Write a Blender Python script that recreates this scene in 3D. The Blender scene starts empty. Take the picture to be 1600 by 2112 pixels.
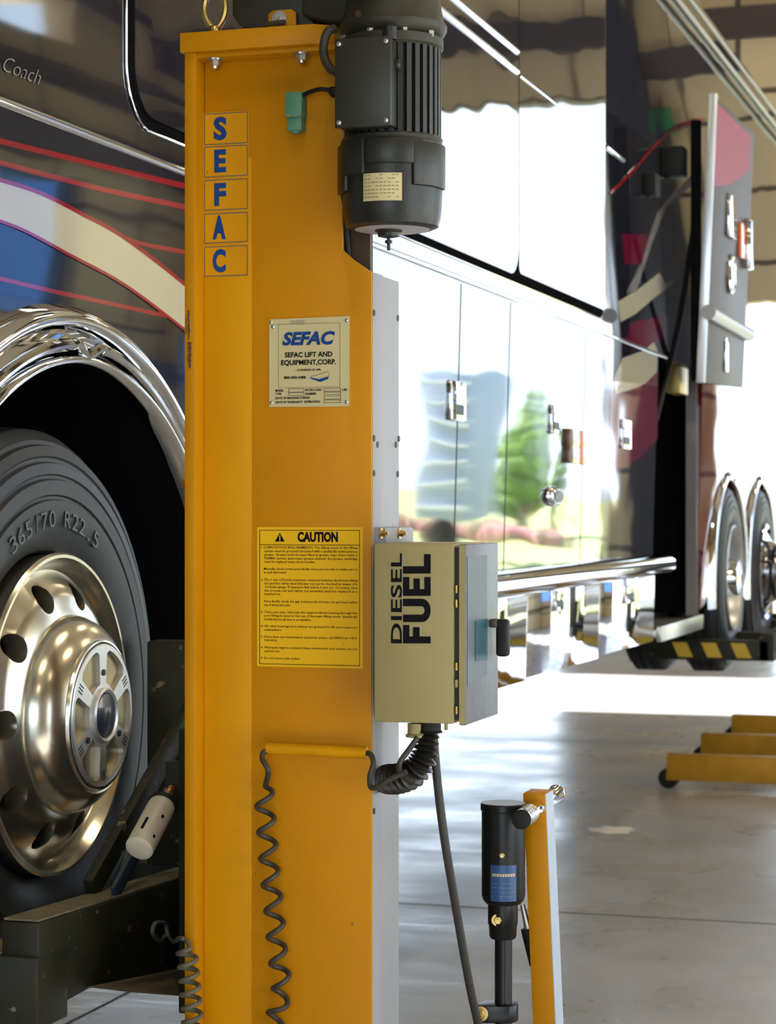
import bpy, bmesh, math, random
from mathutils import Vector, Matrix
PI = math.pi
random.seed(7)
SC = bpy.context.scene
COL = SC.collection
# ------------------------------------------------------------ camera
FPX = 4500.0; CU, CV = 800.0, 1056.0
YAW = math.radians(17.3); H = 1.5
FX, FY_ = -math.sin(YAW), math.cos(YAW)
RX, RY = math.cos(YAW), math.sin(YAW)
cam = bpy.data.cameras.new('camera'); camo = bpy.data.objects.new('camera', cam); COL.objects.link(camo)
camo.location = (0, 0, H); camo.rotation_euler = (PI/2, 0, YAW)
cam.sensor_fit = 'VERTICAL'; cam.sensor_height = 22.3; cam.lens = FPX/2112*22.3
cam.clip_start = .05; cam.clip_end = 600
cam.dof.use_dof = True; cam.dof.focus_distance = 3.6; cam.dof.aperture_fstop = 6.3
SC.camera = camo
SC.view_settings.view_transform = 'Standard'; SC.view_settings.look = 'None'
SC.view_settings.gamma = 1; SC.view_settings.use_curve_mapping = False
SC.view_settings.exposure = -0.8
# ------------------------------------------------------------ world + sun + hall lamps' power
w = bpy.data.worlds.new('sky'); SC.world = w; w.use_nodes = True
nt = w.node_tree; bg = nt.nodes['Background']
tc = nt.nodes.new('ShaderNodeTexCoord'); sp = nt.nodes.new('ShaderNodeSeparateXYZ'); cr = nt.nodes.new('ShaderNodeValToRGB')
nt.links.new(tc.outputs['Generated'], sp.inputs[0]); nt.links.new(sp.outputs['Z'], cr.inputs[0])
cr.color_ramp.elements[0].position = 0.0; cr.color_ramp.elements[0].color = (.76, .88, 1, 1)
cr.color_ramp.elements[1].position = 0.6; cr.color_ramp.elements[1].color = (.45, .68, 1, 1)
nt.links.new(cr.outputs[0], bg.inputs['Color']); bg.inputs['Strength'].default_value = 9.0
sun = bpy.data.lights.new('sun', 'SUN'); sun.energy = 80; sun.angle = math.radians(.6); sun.color = (1, .96, .9)
so = bpy.data.objects.new('sun', sun); COL.objects.link(so)
so.rotation_euler = Vector((1, -.0, .55)).to_track_quat('Z', 'Y').to_euler(); so.location = (20, 17, 12)
LAMP_W = 75.0

# ------------------------------------------------------------ pixel -> place helpers (measuring only)
def PD(u, v, d):
    a = (u-CU)/FPX; b = (CV-v)/FPX
    return Vector((d*(FX+a*RX), d*(FY_+a*RY), H+d*b))
def PX(u, v, x):
    a = (u-CU)/FPX; d = x/(FX+a*RX); return PD(u, v, d)
def PY(u, v, y):
    a = (u-CU)/FPX; d = y/(FY_+a*RY); return PD(u, v, d)

# ------------------------------------------------------------ materials
MATS = {}
def mat(name, col, rough=.5, metal=0, noise=0, nscale=8, col2=None, bump=0, bscale=40, coat=0, ior=None, emit=None, spots=None, world=False, stretch=None, spec=None):
    if name in MATS: return MATS[name]
    m = bpy.data.materials.new(name); m.use_nodes = True; t = m.node_tree; b = t.nodes['Principled BSDF']
    b.inputs['Base Color'].default_value = (*col, 1); b.inputs['Roughness'].default_value = rough
    b.inputs['Metallic'].default_value = metal
    if spec is not None: b.inputs['Specular IOR Level'].default_value = spec
    if ior: b.inputs['IOR'].default_value = ior
    if coat: b.inputs['Coat Weight'].default_value = coat; b.inputs['Coat Roughness'].default_value = .03
    if emit: b.inputs['Emission Color'].default_value = (*emit[0], 1); b.inputs['Emission Strength'].default_value = emit[1]
    g = t.nodes.new('ShaderNodeNewGeometry'); vec = g.outputs['Position']
    if stretch:
        mp = t.nodes.new('ShaderNodeMapping'); mp.inputs['Scale'].default_value = stretch
        t.links.new(vec, mp.inputs[0]); vec = mp.outputs[0]
    last = None
    if noise:
        n = t.nodes.new('ShaderNodeTexNoise'); n.inputs['Scale'].default_value = nscale; n.inputs['Detail'].default_value = 6
        n.inputs['Roughness'].default_value = .6
        t.links.new(vec, n.inputs['Vector'])
        r = t.nodes.new('ShaderNodeMapRange'); r.inputs[1].default_value = .35; r.inputs[2].default_value = .65
        r.inputs[3].default_value = 0; r.inputs[4].default_value = noise
        t.links.new(n.outputs['Fac'], r.inputs[0])
        mx = t.nodes.new('ShaderNodeMix'); mx.data_type = 'RGBA'
        mx.inputs['A'].default_value = (*col, 1); mx.inputs['B'].default_value = (*(col2 or tuple(c*.5 for c in col)), 1)
        t.links.new(r.outputs[0], mx.inputs['Factor']); last = mx.outputs['Result']
    if spots:   # (colour, scale, threshold)
        n = t.nodes.new('ShaderNodeTexNoise'); n.inputs['Scale'].default_value = spots[1]; n.inputs['Detail'].default_value = 4
        t.links.new(vec, n.inputs['Vector'])
        r = t.nodes.new('ShaderNodeMapRange'); r.inputs[1].default_value = spots[2]; r.inputs[2].default_value = spots[2]+.04
        t.links.new(n.outputs['Fac'], r.inputs[0])
        mx = t.nodes.new('ShaderNodeMix'); mx.data_type = 'RGBA'
        if last: t.links.new(last, mx.inputs['A'])
        else: mx.inputs['A'].default_value = (*col, 1)
        mx.inputs['B'].default_value = (*spots[0], 1)
        t.links.new(r.outputs[0], mx.inputs['Factor']); last = mx.outputs['Result']
    if last: t.links.new(last, b.inputs['Base Color'])
    if bump:
        n = t.nodes.new('ShaderNodeTexNoise'); n.inputs['Scale'].default_value = bscale; n.inputs['Detail'].default_value = 2
        t.links.new(vec, n.inputs['Vector'])
        bp = t.nodes.new('ShaderNodeBump'); bp.inputs['Strength'].default_value = 1; bp.inputs['Distance'].default_value = bump
        t.links.new(n.outputs['Fac'], bp.inputs['Height']); t.links.new(bp.outputs[0], b.inputs['Normal'])
    MATS[name] = m; return m
YEL = mat('yellow_enamel', (.54, .222, .0008), .45, spec=.15, noise=.45, nscale=5, col2=(.44, .175, .0015), spots=((.16, .075, .01), 55, .74), bump=.0002, bscale=60)
YEL2 = mat('yellow_enamel_strip', (.64, .288, .001), .45, spec=.15, noise=.5, nscale=14, col2=(.53, .23, .003), spots=((.20, .10, .01), 70, .72), stretch=(1, 1, .35))
YELD = mat('yellow_enamel_old', (.50, .25, .01), .45, noise=.4, nscale=9)
BLUE = mat('blue_print', (.006, .045, .20), .5, spec=.15, noise=.3, nscale=80, col2=(.03, .09, .22))
BLACKP = mat('black_print', (.006, .0055, .007), .5, spec=.1)
LABY = mat('label_yellow', (.80, .45, .002), .4, spec=.3, noise=.2, nscale=12, col2=(.76, .42, .003), spots=((.35, .19, .01), 60, .73))
PLATE = mat('nameplate_metal', (.58, .49, .25), .45, .05, spec=.25, noise=.25, nscale=14, col2=(.50, .42, .22))
MOT = mat('motor_black', (.015, .015, .010), .38, spec=.4, noise=.5, nscale=20, col2=(.022, .022, .016), bump=.0003, bscale=200)
GEAR = mat('gear_housing_olive', (.036, .033, .019), .5, spec=.35, noise=.5, nscale=18, col2=(.018, .017, .011))
COVER = mat('white_cover', (.30, .295, .30), .5, spec=.3, noise=.35, nscale=6, col2=(.25, .245, .245), spots=((.20, .18, .16), 60, .72))
BEIGE = mat('beige_enamel', (.35, .29, .125), .42, spec=.25, noise=.4, nscale=7, col2=(.28, .225, .09), spots=((.10, .08, .04), 45, .76))
BOXD = mat('grey_enamel', (.17, .175, .18), .45, .1, spec=.3, noise=.6, nscale=40, col2=(.12, .125, .13))
RUB = mat('black_rubber', (.010, .010, .009), .55, spec=.25)
CORD = mat('coil_rubber', (.05, .042, .028), .5, spec=.4, noise=.4, nscale=60)
STEEL = mat('zinc_steel', (.55, .53, .47), .3, .9)
BRASS = mat('yellow_zinc', (.60, .42, .14), .3, .9, noise=.4, nscale=60)
COPPER = mat('copper', (.6, .25, .1), .35, .9)
CHROME = mat('chrome', (.66, .66, .67), .05, 1, bump=.0004, bscale=3)
SKIRT = mat('polished_stainless', (.75, .75, .76), .06, 1, bump=.010, bscale=1.3, stretch=(1, 1.6, .8))
ALU = mat('aluminium_wheel', (.62, .58, .47), .22, .95, noise=.3, nscale=12, col2=(.52, .47, .36))
ALUB = mat('aluminium_bright', (.66, .66, .64), .36, .75)
TIRE = mat('tire_rubber', (.017, .019, .022), .5, spec=.3, noise=.5, nscale=9, col2=(.036, .035, .033), bump=.0005, bscale=90)
PAINT_K = dict(rough=.03, bump=.008, bscale=.9, ior=1.55, coat=.25, stretch=(1, .7, 1.6))
def paint(n, c, **k):
    a = dict(PAINT_K); a.update(k); return mat(n, c, **a)
NAVY = paint('coach_navy', (.012, .012, .018))
NAVYU = paint('coach_navy_slide', (.012, .012, .018), ior=1.85, bump=.022, bscale=1.1)
CREAM = paint('coach_cream', (.47, .42, .29))
RED = paint('coach_red', (.25, .008, .014))
RDK = paint('coach_dark_red', (.10, .003, .008), ior=1.4, coat=0)
SIL = paint('coach_silver', (.30, .28, .27), metal=.3)
RED2 = paint('coach_red_shaded', (.13, .006, .025))  # darker copy of the coach red, dimmer light put into the colour
BLK = mat('dark_void', (.006, .006, .0065), .95, spec=0)
DKG = mat('dark_green_paint', (.012, .014, .008), .5, spec=.3, noise=.6, nscale=14, col2=(.028, .025, .012), spots=((.16, .13, .07), 35, .66))
DUST = mat('dusty_steel', (.16, .13, .07), .85, noise=.7, nscale=45, col2=(.07, .06, .03), bump=.002, bscale=90)
GRN = mat('switch_green', (.10, .28, .17), .45, noise=.3, nscale=60)
WHT = mat('white_plastic', (.60, .55, .42), .4, noise=.3, nscale=25)
ORG = mat('orange_lens', (.75, .16, .02), .2, coat=.5)
BRN = mat('brown_lens', (.18, .10, .05), .2, coat=.5)
TEAL = mat('teal_film', (.004, .06, .085), .4, spec=.2)
GREYF = mat('grey_film', (.075, .095, .125), .4, spec=.25)
JACKB = mat('jack_black', (.006, .006, .0065), .3, spec=.35)
BLULAB = mat('blue_label', (.01, .07, .16), .35, noise=.6, nscale=60, col2=(.03, .05, .22))
HOLE = mat('bolt_hole_black', (.01, .01, .01), .5)

# ------------------------------------------------------------ mesh helpers
def box(bm, x0, x1, y0, y1, z0, z1):
    vs = [bm.verts.new((x, y, z)) for x in (x0, x1) for y in (y0, y1) for z in (z0, z1)]
    for f in ((0,1,3,2), (4,6,7,5), (0,4,5,1), (2,3,7,6), (0,2,6,4), (1,5,7,3)):
        bm.faces.new([vs[i] for i in f])
    return bm
def obox(bm, c, ax, ay, az, sx, sy, sz):
    c = Vector(c); r = []
    for i in (-.5, .5):
        for j in (-.5, .5):
            for k in (-.5, .5): r.append(bm.verts.new(c+ax*sx*i+ay*sy*j+az*sz*k))
    for f in ((0,1,3,2), (4,6,7,5), (0,4,5,1), (2,3,7,6), (0,2,6,4), (1,5,7,3)):
        bm.faces.new([r[i] for i in f])
    return bm
def frame(axis):
    a = Vector(axis).normalized()
    t = Vector((0, 0, 1)) if abs(a.z) < .9 else Vector((1, 0, 0))
    u = a.cross(t).normalized(); v = a.cross(u).normalized(); return a, u, v
def lathe(bm, c, axis, prof, n=48, caps=True):
    """prof: list of (along, radius)"""
    a, u, v = frame(axis); c = Vector(c); rings = []
    for (s, r) in prof:
        rings.append([bm.verts.new(c+a*s+(u*math.cos(2*PI*i/n)+v*math.sin(2*PI*i/n))*max(r, 1e-4)) for i in range(n)])
    for A, B in zip(rings, rings[1:]):
        for i in range(n): bm.faces.new((A[i], A[(i+1) % n], B[(i+1) % n], B[i]))
    if caps: bm.faces.new(rings[0][::-1]); bm.faces.new(rings[-1])
    return bm
def cyl(bm, p, q, r, n=24, r2=None):
    p = Vector(p); q = Vector(q); L = (q-p).length
    return lathe(bm, p, q-p, [(0, r), (L, r if r2 is None else r2)], n)
def tube(bm, pts, r, n=10, closed=False):
    pts = [Vector(p) for p in pts]; N = len(pts); rings = []
    rad = r if callable(r) else (lambda i: r)
    t0 = (pts[1]-pts[0]).normalized(); a, u, v = frame(t0)
    for i, p in enumerate(pts):
        if closed: t = (pts[(i+1) % N]-pts[i-1]).normalized()
        else: t = (pts[min(i+1, N-1)]-pts[max(i-1, 0)]).normalized()
        u = (u-t*u.dot(t)).normalized(); v = t.cross(u)
        rings.append([bm.verts.new(p+(u*math.cos(2*PI*k/n)+v*math.sin(2*PI*k/n))*rad(i)) for k in range(n)])
    M = N if closed else N-1
    for i in range(M):
        A, B = rings[i], rings[(i+1) % N]
        for k in range(n): bm.faces.new((A[k], A[(k+1) % n], B[(k+1) % n], B[k]))
    if not closed: bm.faces.new(rings[0][::-1]); bm.faces.new(rings[-1])
    return bm
def prism(bm, pts, off):
    """pts: closed 3D planar outline, off: extrusion vector"""
    off = Vector(off); A = [bm.verts.new(p) for p in pts]; B = [bm.verts.new(Vector(p)+off) for p in pts]
    n = len(pts); bm.faces.new(A); bm.faces.new(B[::-1])
    for i in range(n): bm.faces.new((A[i], B[i], B[(i+1) % n], A[(i+1) % n]))
    return bm
def spline(pts, n=8):
    pts = [Vector(p) for p in pts]; out = []
    P = [pts[0]*2-pts[1]]+pts+[pts[-1]*2-pts[-2]]
    for i in range(1, len(P)-2):
        for k in range(n):
            t = k/n; p0, p1, p2, p3 = P[i-1:i+3]
            out.append(.5*((2*p1)+(p2-p0)*t+(2*p0-5*p1+4*p2-p3)*t*t+(3*p1-p0-3*p2+p3)*t**3))
    out.append(pts[-1]); return out
def B(): return bmesh.new()
def worldoff(p):
    o = Vector((0, 0, 0))
    while p is not None: o += p.location; p = p.parent
    return o
def link(name, me, m, parent=None, origin=None):
    o = bpy.data.objects.new(name, me); COL.objects.link(o)
    if m is not None and not me.materials: me.materials.append(m)
    if parent is not None:
        o.parent = parent; me.transform(Matrix.Translation(-worldoff(parent)))
    elif origin is not None:
        o.location = origin; me.transform(Matrix.Translation(-Vector(origin)))
    return o
def obj(name, bm, m, parent=None, bevel=0, seg=2, smooth=True, origin=None, ang=35):
    bmesh.ops.recalc_face_normals(bm, faces=bm.faces)
    if bevel:
        es = [e for e in bm.edges if len(e.link_faces) == 2 and e.calc_face_angle(0) > .6]
        bmesh.ops.bevel(bm, geom=es, offset=bevel, segments=seg, profile=.5, affect='EDGES', clamp_overlap=True)
    me = bpy.data.meshes.new(name); bm.to_mesh(me); bm.free()
    if smooth:
        for p in me.polygons: p.use_smooth = True
        me.set_sharp_from_angle(angle=math.radians(ang))
    return link(name, me, m, parent, origin)
def tag(o, label=None, cat=None, group=None, kind=None):
    if label: o['label'] = label
    if cat: o['category'] = cat
    if group: o['group'] = group
    if kind: o['kind'] = kind
    return o
def root(name, loc, label, cat, group=None):
    o = bpy.data.objects.new(name, None); COL.objects.link(o); o.location = loc; o.empty_display_size = .1
    return tag(o, label, cat, group)
def text_bm(bm, s, origin, xd, yd, height, width=None, ext=.0003, offset=0, shear=0, align='LEFT', res=3, space=1):
    """real lettering; height = cap height, width = total width (stretches)"""
    c = bpy.data.curves.new('t', 'FONT'); c.body = s; c.size = 1; c.fill_mode = 'BOTH'
    c.extrude = .01; c.offset = offset; c.shear = shear; c.resolution_u = res; c.space_character = space
    o = bpy.data.objects.new('t', c); COL.objects.link(o)
    dg = bpy.context.evaluated_depsgraph_get(); dg.update()
    me = bpy.data.meshes.new_from_object(o.evaluated_get(dg))
    bpy.data.objects.remove(o); bpy.data.curves.remove(c)
    xs = [v.co.x for v in me.vertices]
    if not xs: return bm
    x0, x1 = min(xs), max(xs); CAP = .70
    sy = height/CAP; sx = width/(x1-x0) if width else sy
    ox = {'LEFT': x0, 'CENTER': (x0+x1)/2, 'RIGHT': x1}[align]
    origin = Vector(origin); xd = Vector(xd).normalized(); yd = Vector(yd).normalized(); nd = xd.cross(yd)
    idx = [bm.verts.new(origin+xd*(v.co.x-ox)*sx+yd*v.co.y*sy+nd*(v.co.z/.01*ext)) for v in me.vertices]
    for p in me.polygons:
        try: bm.faces.new([idx[i] for i in p.vertices])
        except ValueError: pass
    bpy.data.meshes.remove(me); return bm
def boolean(o, cutters, op='DIFFERENCE'):
    for c in cutters:
        md = o.modifiers.new('b', 'BOOLEAN'); md.operation = op; md.object = c; md.solver = 'EXACT'
    dg = bpy.context.evaluated_depsgraph_get(); dg.update()
    me = bpy.data.meshes.new_from_object(o.evaluated_get(dg)); o.modifiers.clear()
    old = o.data; o.data = me; bpy.data.meshes.remove(old)
    for c in cutters:
        d = c.data; bpy.data.objects.remove(c); bpy.data.meshes.remove(d)
    for p in o.data.polygons: p.use_smooth = True
    o.data.set_sharp_from_angle(angle=math.radians(30))
X = Vector((1, 0, 0)); Y = Vector((0, 1, 0)); Z = Vector((0, 0, 1))

# ============================================================ THE HALL
def struct(name, bm, m, parent=None, **k):
    o = obj(name, bm, m, parent, **k)
    if parent is None: o['kind'] = 'structure'
    return o
def floor_mat():
    m = bpy.data.materials.new('polished_concrete'); m.use_nodes = True; t = m.node_tree; b = t.nodes['Principled BSDF']
    g = t.nodes.new('ShaderNodeNewGeometry')
    def noise(sc, det, lo, hi, mp=None):
        v = g.outputs['Position']
        if mp:
            q = t.nodes.new('ShaderNodeMapping'); q.inputs['Scale'].default_value = mp; t.links.new(v, q.inputs[0]); v = q.outputs[0]
        n = t.nodes.new('ShaderNodeTexNoise'); n.inputs['Scale'].default_value = sc; n.inputs['Detail'].default_value = det
        t.links.new(v, n.inputs['Vector'])
        r = t.nodes.new('ShaderNodeMapRange'); r.inputs[1].default_value = .35; r.inputs[2].default_value = .65
        r.inputs[3].default_value = lo; r.inputs[4].default_value = hi; t.links.new(n.outputs['Fac'], r.inputs[0]); return r.outputs[0]
    a = noise(1.1, 6, 0, 1, (1, .6, 1)); c = noise(7, 5, 0, .5, (1, .35, 1))
    m1 = t.nodes.new('ShaderNodeMix'); m1.data_type = 'RGBA'; m1.inputs['A'].default_value = (.40, .405, .42, 1); m1.inputs['B'].default_value = (.26, .265, .28, 1)
    t.links.new(a, m1.inputs['Factor'])
    m2 = t.nodes.new('ShaderNodeMix'); m2.data_type = 'RGBA'; m2.inputs['B'].default_value = (.36, .33, .29, 1)
    t.links.new(m1.outputs['Result'], m2.inputs['A']); t.links.new(c, m2.inputs['Factor'])
    t.links.new(m2.outputs['Result'], b.inputs['Base Color'])
    t.links.new(noise(1.6, 5, .22, .46), b.inputs['Roughness'])
    b.inputs['IOR'].default_value = 1.5; b.inputs['Coat Weight'].default_value = .35; b.inputs['Coat Roughness'].default_value = .22
    bp = t.nodes.new('ShaderNodeBump'); bp.inputs['Distance'].default_value = .0012
    t.links.new(noise(4, 3, 0, 1, (.5, 1.5, 1)), bp.inputs['Height']); t.links.new(bp.outputs[0], b.inputs['Normal'])
    return m
def wall_mat(name, c1, c2, seam, sx=2.4, sz=.9, axis='X'):
    m = bpy.data.materials.new(name); m.use_nodes = True; t = m.node_tree; b = t.nodes['Principled BSDF']
    g = t.nodes.new('ShaderNodeNewGeometry'); s = t.nodes.new('ShaderNodeSeparateXYZ'); t.links.new(g.outputs['Position'], s.inputs[0])
    cb = t.nodes.new('ShaderNodeCombineXYZ'); t.links.new(s.outputs[axis], cb.inputs[0]); t.links.new(s.outputs['Z'], cb.inputs[1])
    br = t.nodes.new('ShaderNodeTexBrick'); t.links.new(cb.outputs[0], br.inputs['Vector'])
    br.offset = 0; br.inputs['Scale'].default_value = 1; br.inputs['Brick Width'].default_value = sx; br.inputs['Row Height'].default_value = sz
    br.inputs['Mortar Size'].default_value = .035; br.inputs['Color1'].default_value = (*c1, 1); br.inputs['Color2'].default_value = (*c2, 1)
    br.inputs['Mortar'].default_value = (*seam, 1)
    t.links.new(br.outputs['Color'], b.inputs['Base Color']); b.inputs['Roughness'].default_value = .7
    return m
WALLX = wall_mat('insulated_panels_end', (.74, .60, .36), (.64, .52, .31), (.12, .09, .06), 1.8, .9, 'X')
WALLY = wall_mat('insulated_panels_side', (.74, .60, .36), (.62, .50, .30), (.10, .08, .06), 2.4, 1.1, 'Y')
DKSTEEL = mat('dark_primer_steel', (.07, .05, .045), .6)
fl = B(); box(fl, -14, 7, -10, 25, -.2, 0); floor = struct('floor', fl, floor_mat(), smooth=False)
JOINT = mat('joint_dark', (.05, .045, .04), .9)
for (x0, x1, y0, y1) in ((-14, 7, 7.993, 8.007), (-2.806, -2.794, -10, 8), (-14, 7, 1.994, 2.006), (-14, 7, 13.993, 14.007), (3.194, 3.206, -10, 25)):
    j = B(); box(j, x0, x1, y0, y1, -.003, .0006); obj('expansion_joint', j, JOINT, floor, smooth=False)
pp = B()
pts = []
c0 = PD(1262, 1712, 4500*1.5/(1712-1056)); random.seed(3)
for i in range(22):
    a = 2*PI*i/22; rr = .11*(1+.25*random.uniform(-1, 1))
    pts.append((c0.x+math.cos(a)*rr, c0.y+math.sin(a)*rr*1.1, .001))
prism(pp, pts, (0, 0, .0006)); obj('white_patch', pp, mat('patch_white', (.72, .66, .58), .6), floor, smooth=False)  # irregular white patch lying on the floor
# walls (openings are cut right through)
wb = B()
box(wb, -14, -12.2, 25, 25.3, 0, 9); box(wb, -12.2, -5.7, 25, 25.3, 2.6, 9); box(wb, -5.7, -3.2, 25, 25.3, 0, 9); box(wb, -3.2, .15, 25, 25.3, 4.0, 9); box(wb, .15, 1.35, 25, 25.3, 0, 9)
box(wb, 1.35, 5.2, 25, 25.3, 6.3, 9); box(wb, 5.2, 5.7, 25, 25.3, 0, 9); box(wb, 5.7, 6.8, 25, 25.3, 0, 1.7); box(wb, 5.7, 6.8, 25, 25.3, 3.3, 9); box(wb, 6.8, 7, 25, 25.3, 0, 9)
struct('wall_far', wb, WALLX, smooth=False)
wr = B()
box(wr, 7, 7.3, -10, -4, 0, 9); box(wr, 7, 7.3, -4, 2.5, 4.6, 9); box(wr, 7, 7.3, 2.5, 3.5, 0, 9); box(wr, 7, 7.3, 3.5, 12, 4.7, 9); box(wr, 7, 7.3, 12, 16.1, 0, 9); box(wr, 7, 7.3, 16.1, 19.8, 7.6, 9); box(wr, 7, 7.3, 19.8, 20.2, 0, 9); box(wr, 7, 7.3, 22.3, 25.3, 0, 9); box(wr, 7, 7.3, 20.2, 22.3, 0, 3.3); box(wr, 7, 7.3, 20.2, 22.3, 4.7, 6.92); box(wr, 7, 7.3, 20.2, 22.3, 7.5, 9)  # middle doorway is unseen, added to brighten floor and right-facing sides
struct('wall_right', wr, WALLY, smooth=False)
bt = bpy.data.materials.new('added_blue_tint'); bt.use_nodes = True; q = bt.node_tree.nodes['Principled BSDF']
q.inputs['Base Color'].default_value = (.07, .16, .36, 1); q.inputs['Transmission Weight'].default_value = 1; q.inputs['Roughness'].default_value = .02; q.inputs['IOR'].default_value = 1.02  # blue tint added to tone down the sky's reflection in the coach
g1 = B(); box(g1, 7.12, 7.14, 20.2, 22.3, 3.3, 4.7); struct('added_blue_pane_1', g1, bt, smooth=False)
g1 = B(); box(g1, 5.7, 6.8, 25.12, 25.14, 1.7, 3.3); struct('added_blue_pane_2', g1, bt, smooth=False)
cn = B(); box(cn, 7.3, 16.5, 2.5, 13.5, 4.9, 5.05); box(cn, 7.3, 16.5, -6, 1, 4.9, 5.05); box(cn, 7.3, 8.8, 20, 22.6, 7.55, 7.65); box(cn, 7.3, 10.4, 20, 22.6, 4.75, 4.85); struct('sun_block_canopy', cn, mat('sun_block_white', (.7, .7, .7), .7), smooth=False)  # unseen overhangs added to keep sun out of the right-wall openings
wl = B(); box(wl, -14.3, -14, -10, 25.3, 0, 9); struct('wall_left', wl, WALLY, smooth=False)
wk = B(); box(wk, -14, -2, -10.3, -10, 0, 9); box(wk, -2, 4, -10.3, -10, 5, 9); box(wk, 4, 7.3, -10.3, -10, 0, 9); struct('wall_back', wk, WALLX, smooth=False)
ce = B(); box(ce, -14.3, 7.3, -10.3, 25.3, 9, 9.2)
struct('ceiling', ce, mat('ceiling_liner', (.50, .42, .30), .8), smooth=False)
n = 1
for yy in (-5, 1, 7, 13, 19):
    b_ = B(); box(b_, -14, 7, yy-.1, yy+.1, 8.2, 8.998); struct('trim_%d' % n, b_, DKSTEEL, smooth=False); n += 1
for z0 in (1.2, 3.4, 5.6, 7.4):
    b_ = B()
    if z0 > 6: box(b_, 6.85, 7, -10, 25, z0, z0+.28)
    else:
        box(b_, 6.85, 7, 12.1, 16.0, z0, z0+.28)
    struct('trim_%d' % n, b_, DKSTEEL, smooth=False); n += 1
b_ = B(); box(b_, -14, 7, 24.86, 25, 6.9, 7.25); struct('trim_%d' % n, b_, DKSTEEL, smooth=False); n += 1
b_ = B(); box(b_, .36, 1.10, 24.7, 25, 0, 9); struct('trim_%d' % n, b_, mat('navy_pillar', (.010, .012, .022), .5), smooth=False); n += 1
for z0 in (1.2, 2.6, 4.9, 5.6, 6.3):
    b_ = B(); box(b_, 6.8, 7, 19.9, 25, z0, z0+.16+.1*(int(z0*3) % 3)); struct('trim_%d' % n, b_, DKSTEEL, smooth=False); n += 1
    if z0 == 2.6: continue
    b_ = B(); box(b_, 5.25, 6.8, 24.85, 25, z0, z0+.16+.1*(int(z0*3) % 3)); struct('trim_%d' % n, b_, DKSTEEL, smooth=False); n += 1
# high bay lamps: fixture + its own light
FIX = mat('lamp_housing', (.7, .7, .7), .4)
TUBE = mat('lamp_diffuser', (.9, .85, .7), .5, emit=((1, .86, .62), 5))
spots_ = [(-.3, .3), (3.4, .3), (-.3, 5.2), (3.4, 5.2), (-.3, 10.5), (3.4, 10.5), (-7.5, 3), (-7.5, 12), (-.3, 16), (3.4, 21), (1.5, -5)]
for k, (lx, ly) in enumerate(spots_):
    r = root('ceiling_lamp', (lx, ly, 6.9), 'long fluorescent ceiling lamp hanging over the hall floor, reflected in the coach', 'lamp', 'ceiling lamps of the hall')
    b_ = B(); box(b_, lx-.2, lx+.2, ly-.75, ly+.75, 6.92, 7.0); obj('housing', b_, FIX, r, bevel=.01)
    b_ = B(); box(b_, lx-.17, lx+.17, ly-.72, ly+.72, 6.89, 6.919); obj('diffuser', b_, TUBE, r)
    b_ = B(); cyl(b_, (lx, ly-.5, 7.0), (lx, ly-.5, 8.99), .006, 8); cyl(b_, (lx, ly+.5, 7.0), (lx, ly+.5, 8.99), .006, 8); obj('hanger', b_, FIX, r)
    L = bpy.data.lights.new('lamp', 'AREA'); L.shape = 'RECTANGLE'; L.size = .34; L.size_y = 1.44; L.energy = LAMP_W; L.color = (1, .84, .58)
    lo = bpy.data.objects.new('lamp_light', L); COL.objects.link(lo); lo.location = (0, 0, -.02); lo.parent = r
# green sign high on far wall
b_ = B(); box(b_, .2, .62, 24.8, 24.85, 6.2, 6.5)
tag(obj('wall_sign', b_, mat('sign_green', (.02, .25, .10), .5), bevel=.005, origin=(.41, 24.8, 6.2)), 'small green rectangular sign high on the far beige wall', 'sign')

# ============================================================ OUTSIDE (seen through the doors and in the coach's paint)
g_ = B(); box(g_, -150, 200, 30.0, 260, -.3, -.05)
struct('ground', g_, mat('grass_ground', (.36, .38, .12), .9, noise=.6, nscale=.6, col2=(.55, .52, .26)), smooth=False)
g_ = B(); box(g_, -150, 200, 25.3, 30, -.3, -.02); box(g_, 7.3, 40, -30, 25.3, -.3, -.02); box(g_, -40, 7.3, -40, -10.3, -.3, -.02)
struct('path', g_, mat('sunlit_concrete', (.42, .41, .38), .8, noise=.4, nscale=2), smooth=False)
LEAF = mat('tree_leaves', (.10, .20, .03), .8, noise=.9, nscale=3, col2=(.22, .34, .05), bump=.1, bscale=6)
BARK = mat('bark', (.10, .07, .05), .9)
random.seed(11)
tl = [('left end of the row', 15.3, 68, 4.1, 1.0), ('second from the left', 14.3, 66, 4.5, .9), ('in the middle of the row', 13.6, 70, 3.9, .8), ('tall and pointed', 12.7, 67, 4.6, .55), ('at the right end of the row', 12.0, 69, 3.4, .5)]
for d_, tx, ty, th, tr in tl:
    r = root('tree', (tx, ty, -.05), 'leafy green tree on the lawn outside the doors, '+d_, 'tree', None)
    b_ = B(); cyl(b_, (tx, ty, -.05), (tx, ty, th*.5), .14, 10, .08); obj('trunk', b_, BARK, r)
    b_ = B()
    for k in range(40):
        f = random.random(); a = random.uniform(0, 2*PI); rr = tr*math.sqrt(random.random())*(1-.75*f)
        s = tr*.38*(1-.5*f)
        mm = Matrix.Translation((tx+math.cos(a)*rr, ty+math.sin(a)*rr, th*(.18+.8*f))) @ Matrix.Diagonal((s, s, s*1.3, 1))
        ret = bmesh.ops.create_icosphere(b_, subdivisions=2, radius=1, matrix=mm)
        for v in ret['verts']: v.co += Vector([random.uniform(-.12, .12) for _ in range(3)])*s*1.4
    obj('crown', b_, LEAF, r, smooth=False)
b_ = B()
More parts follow.
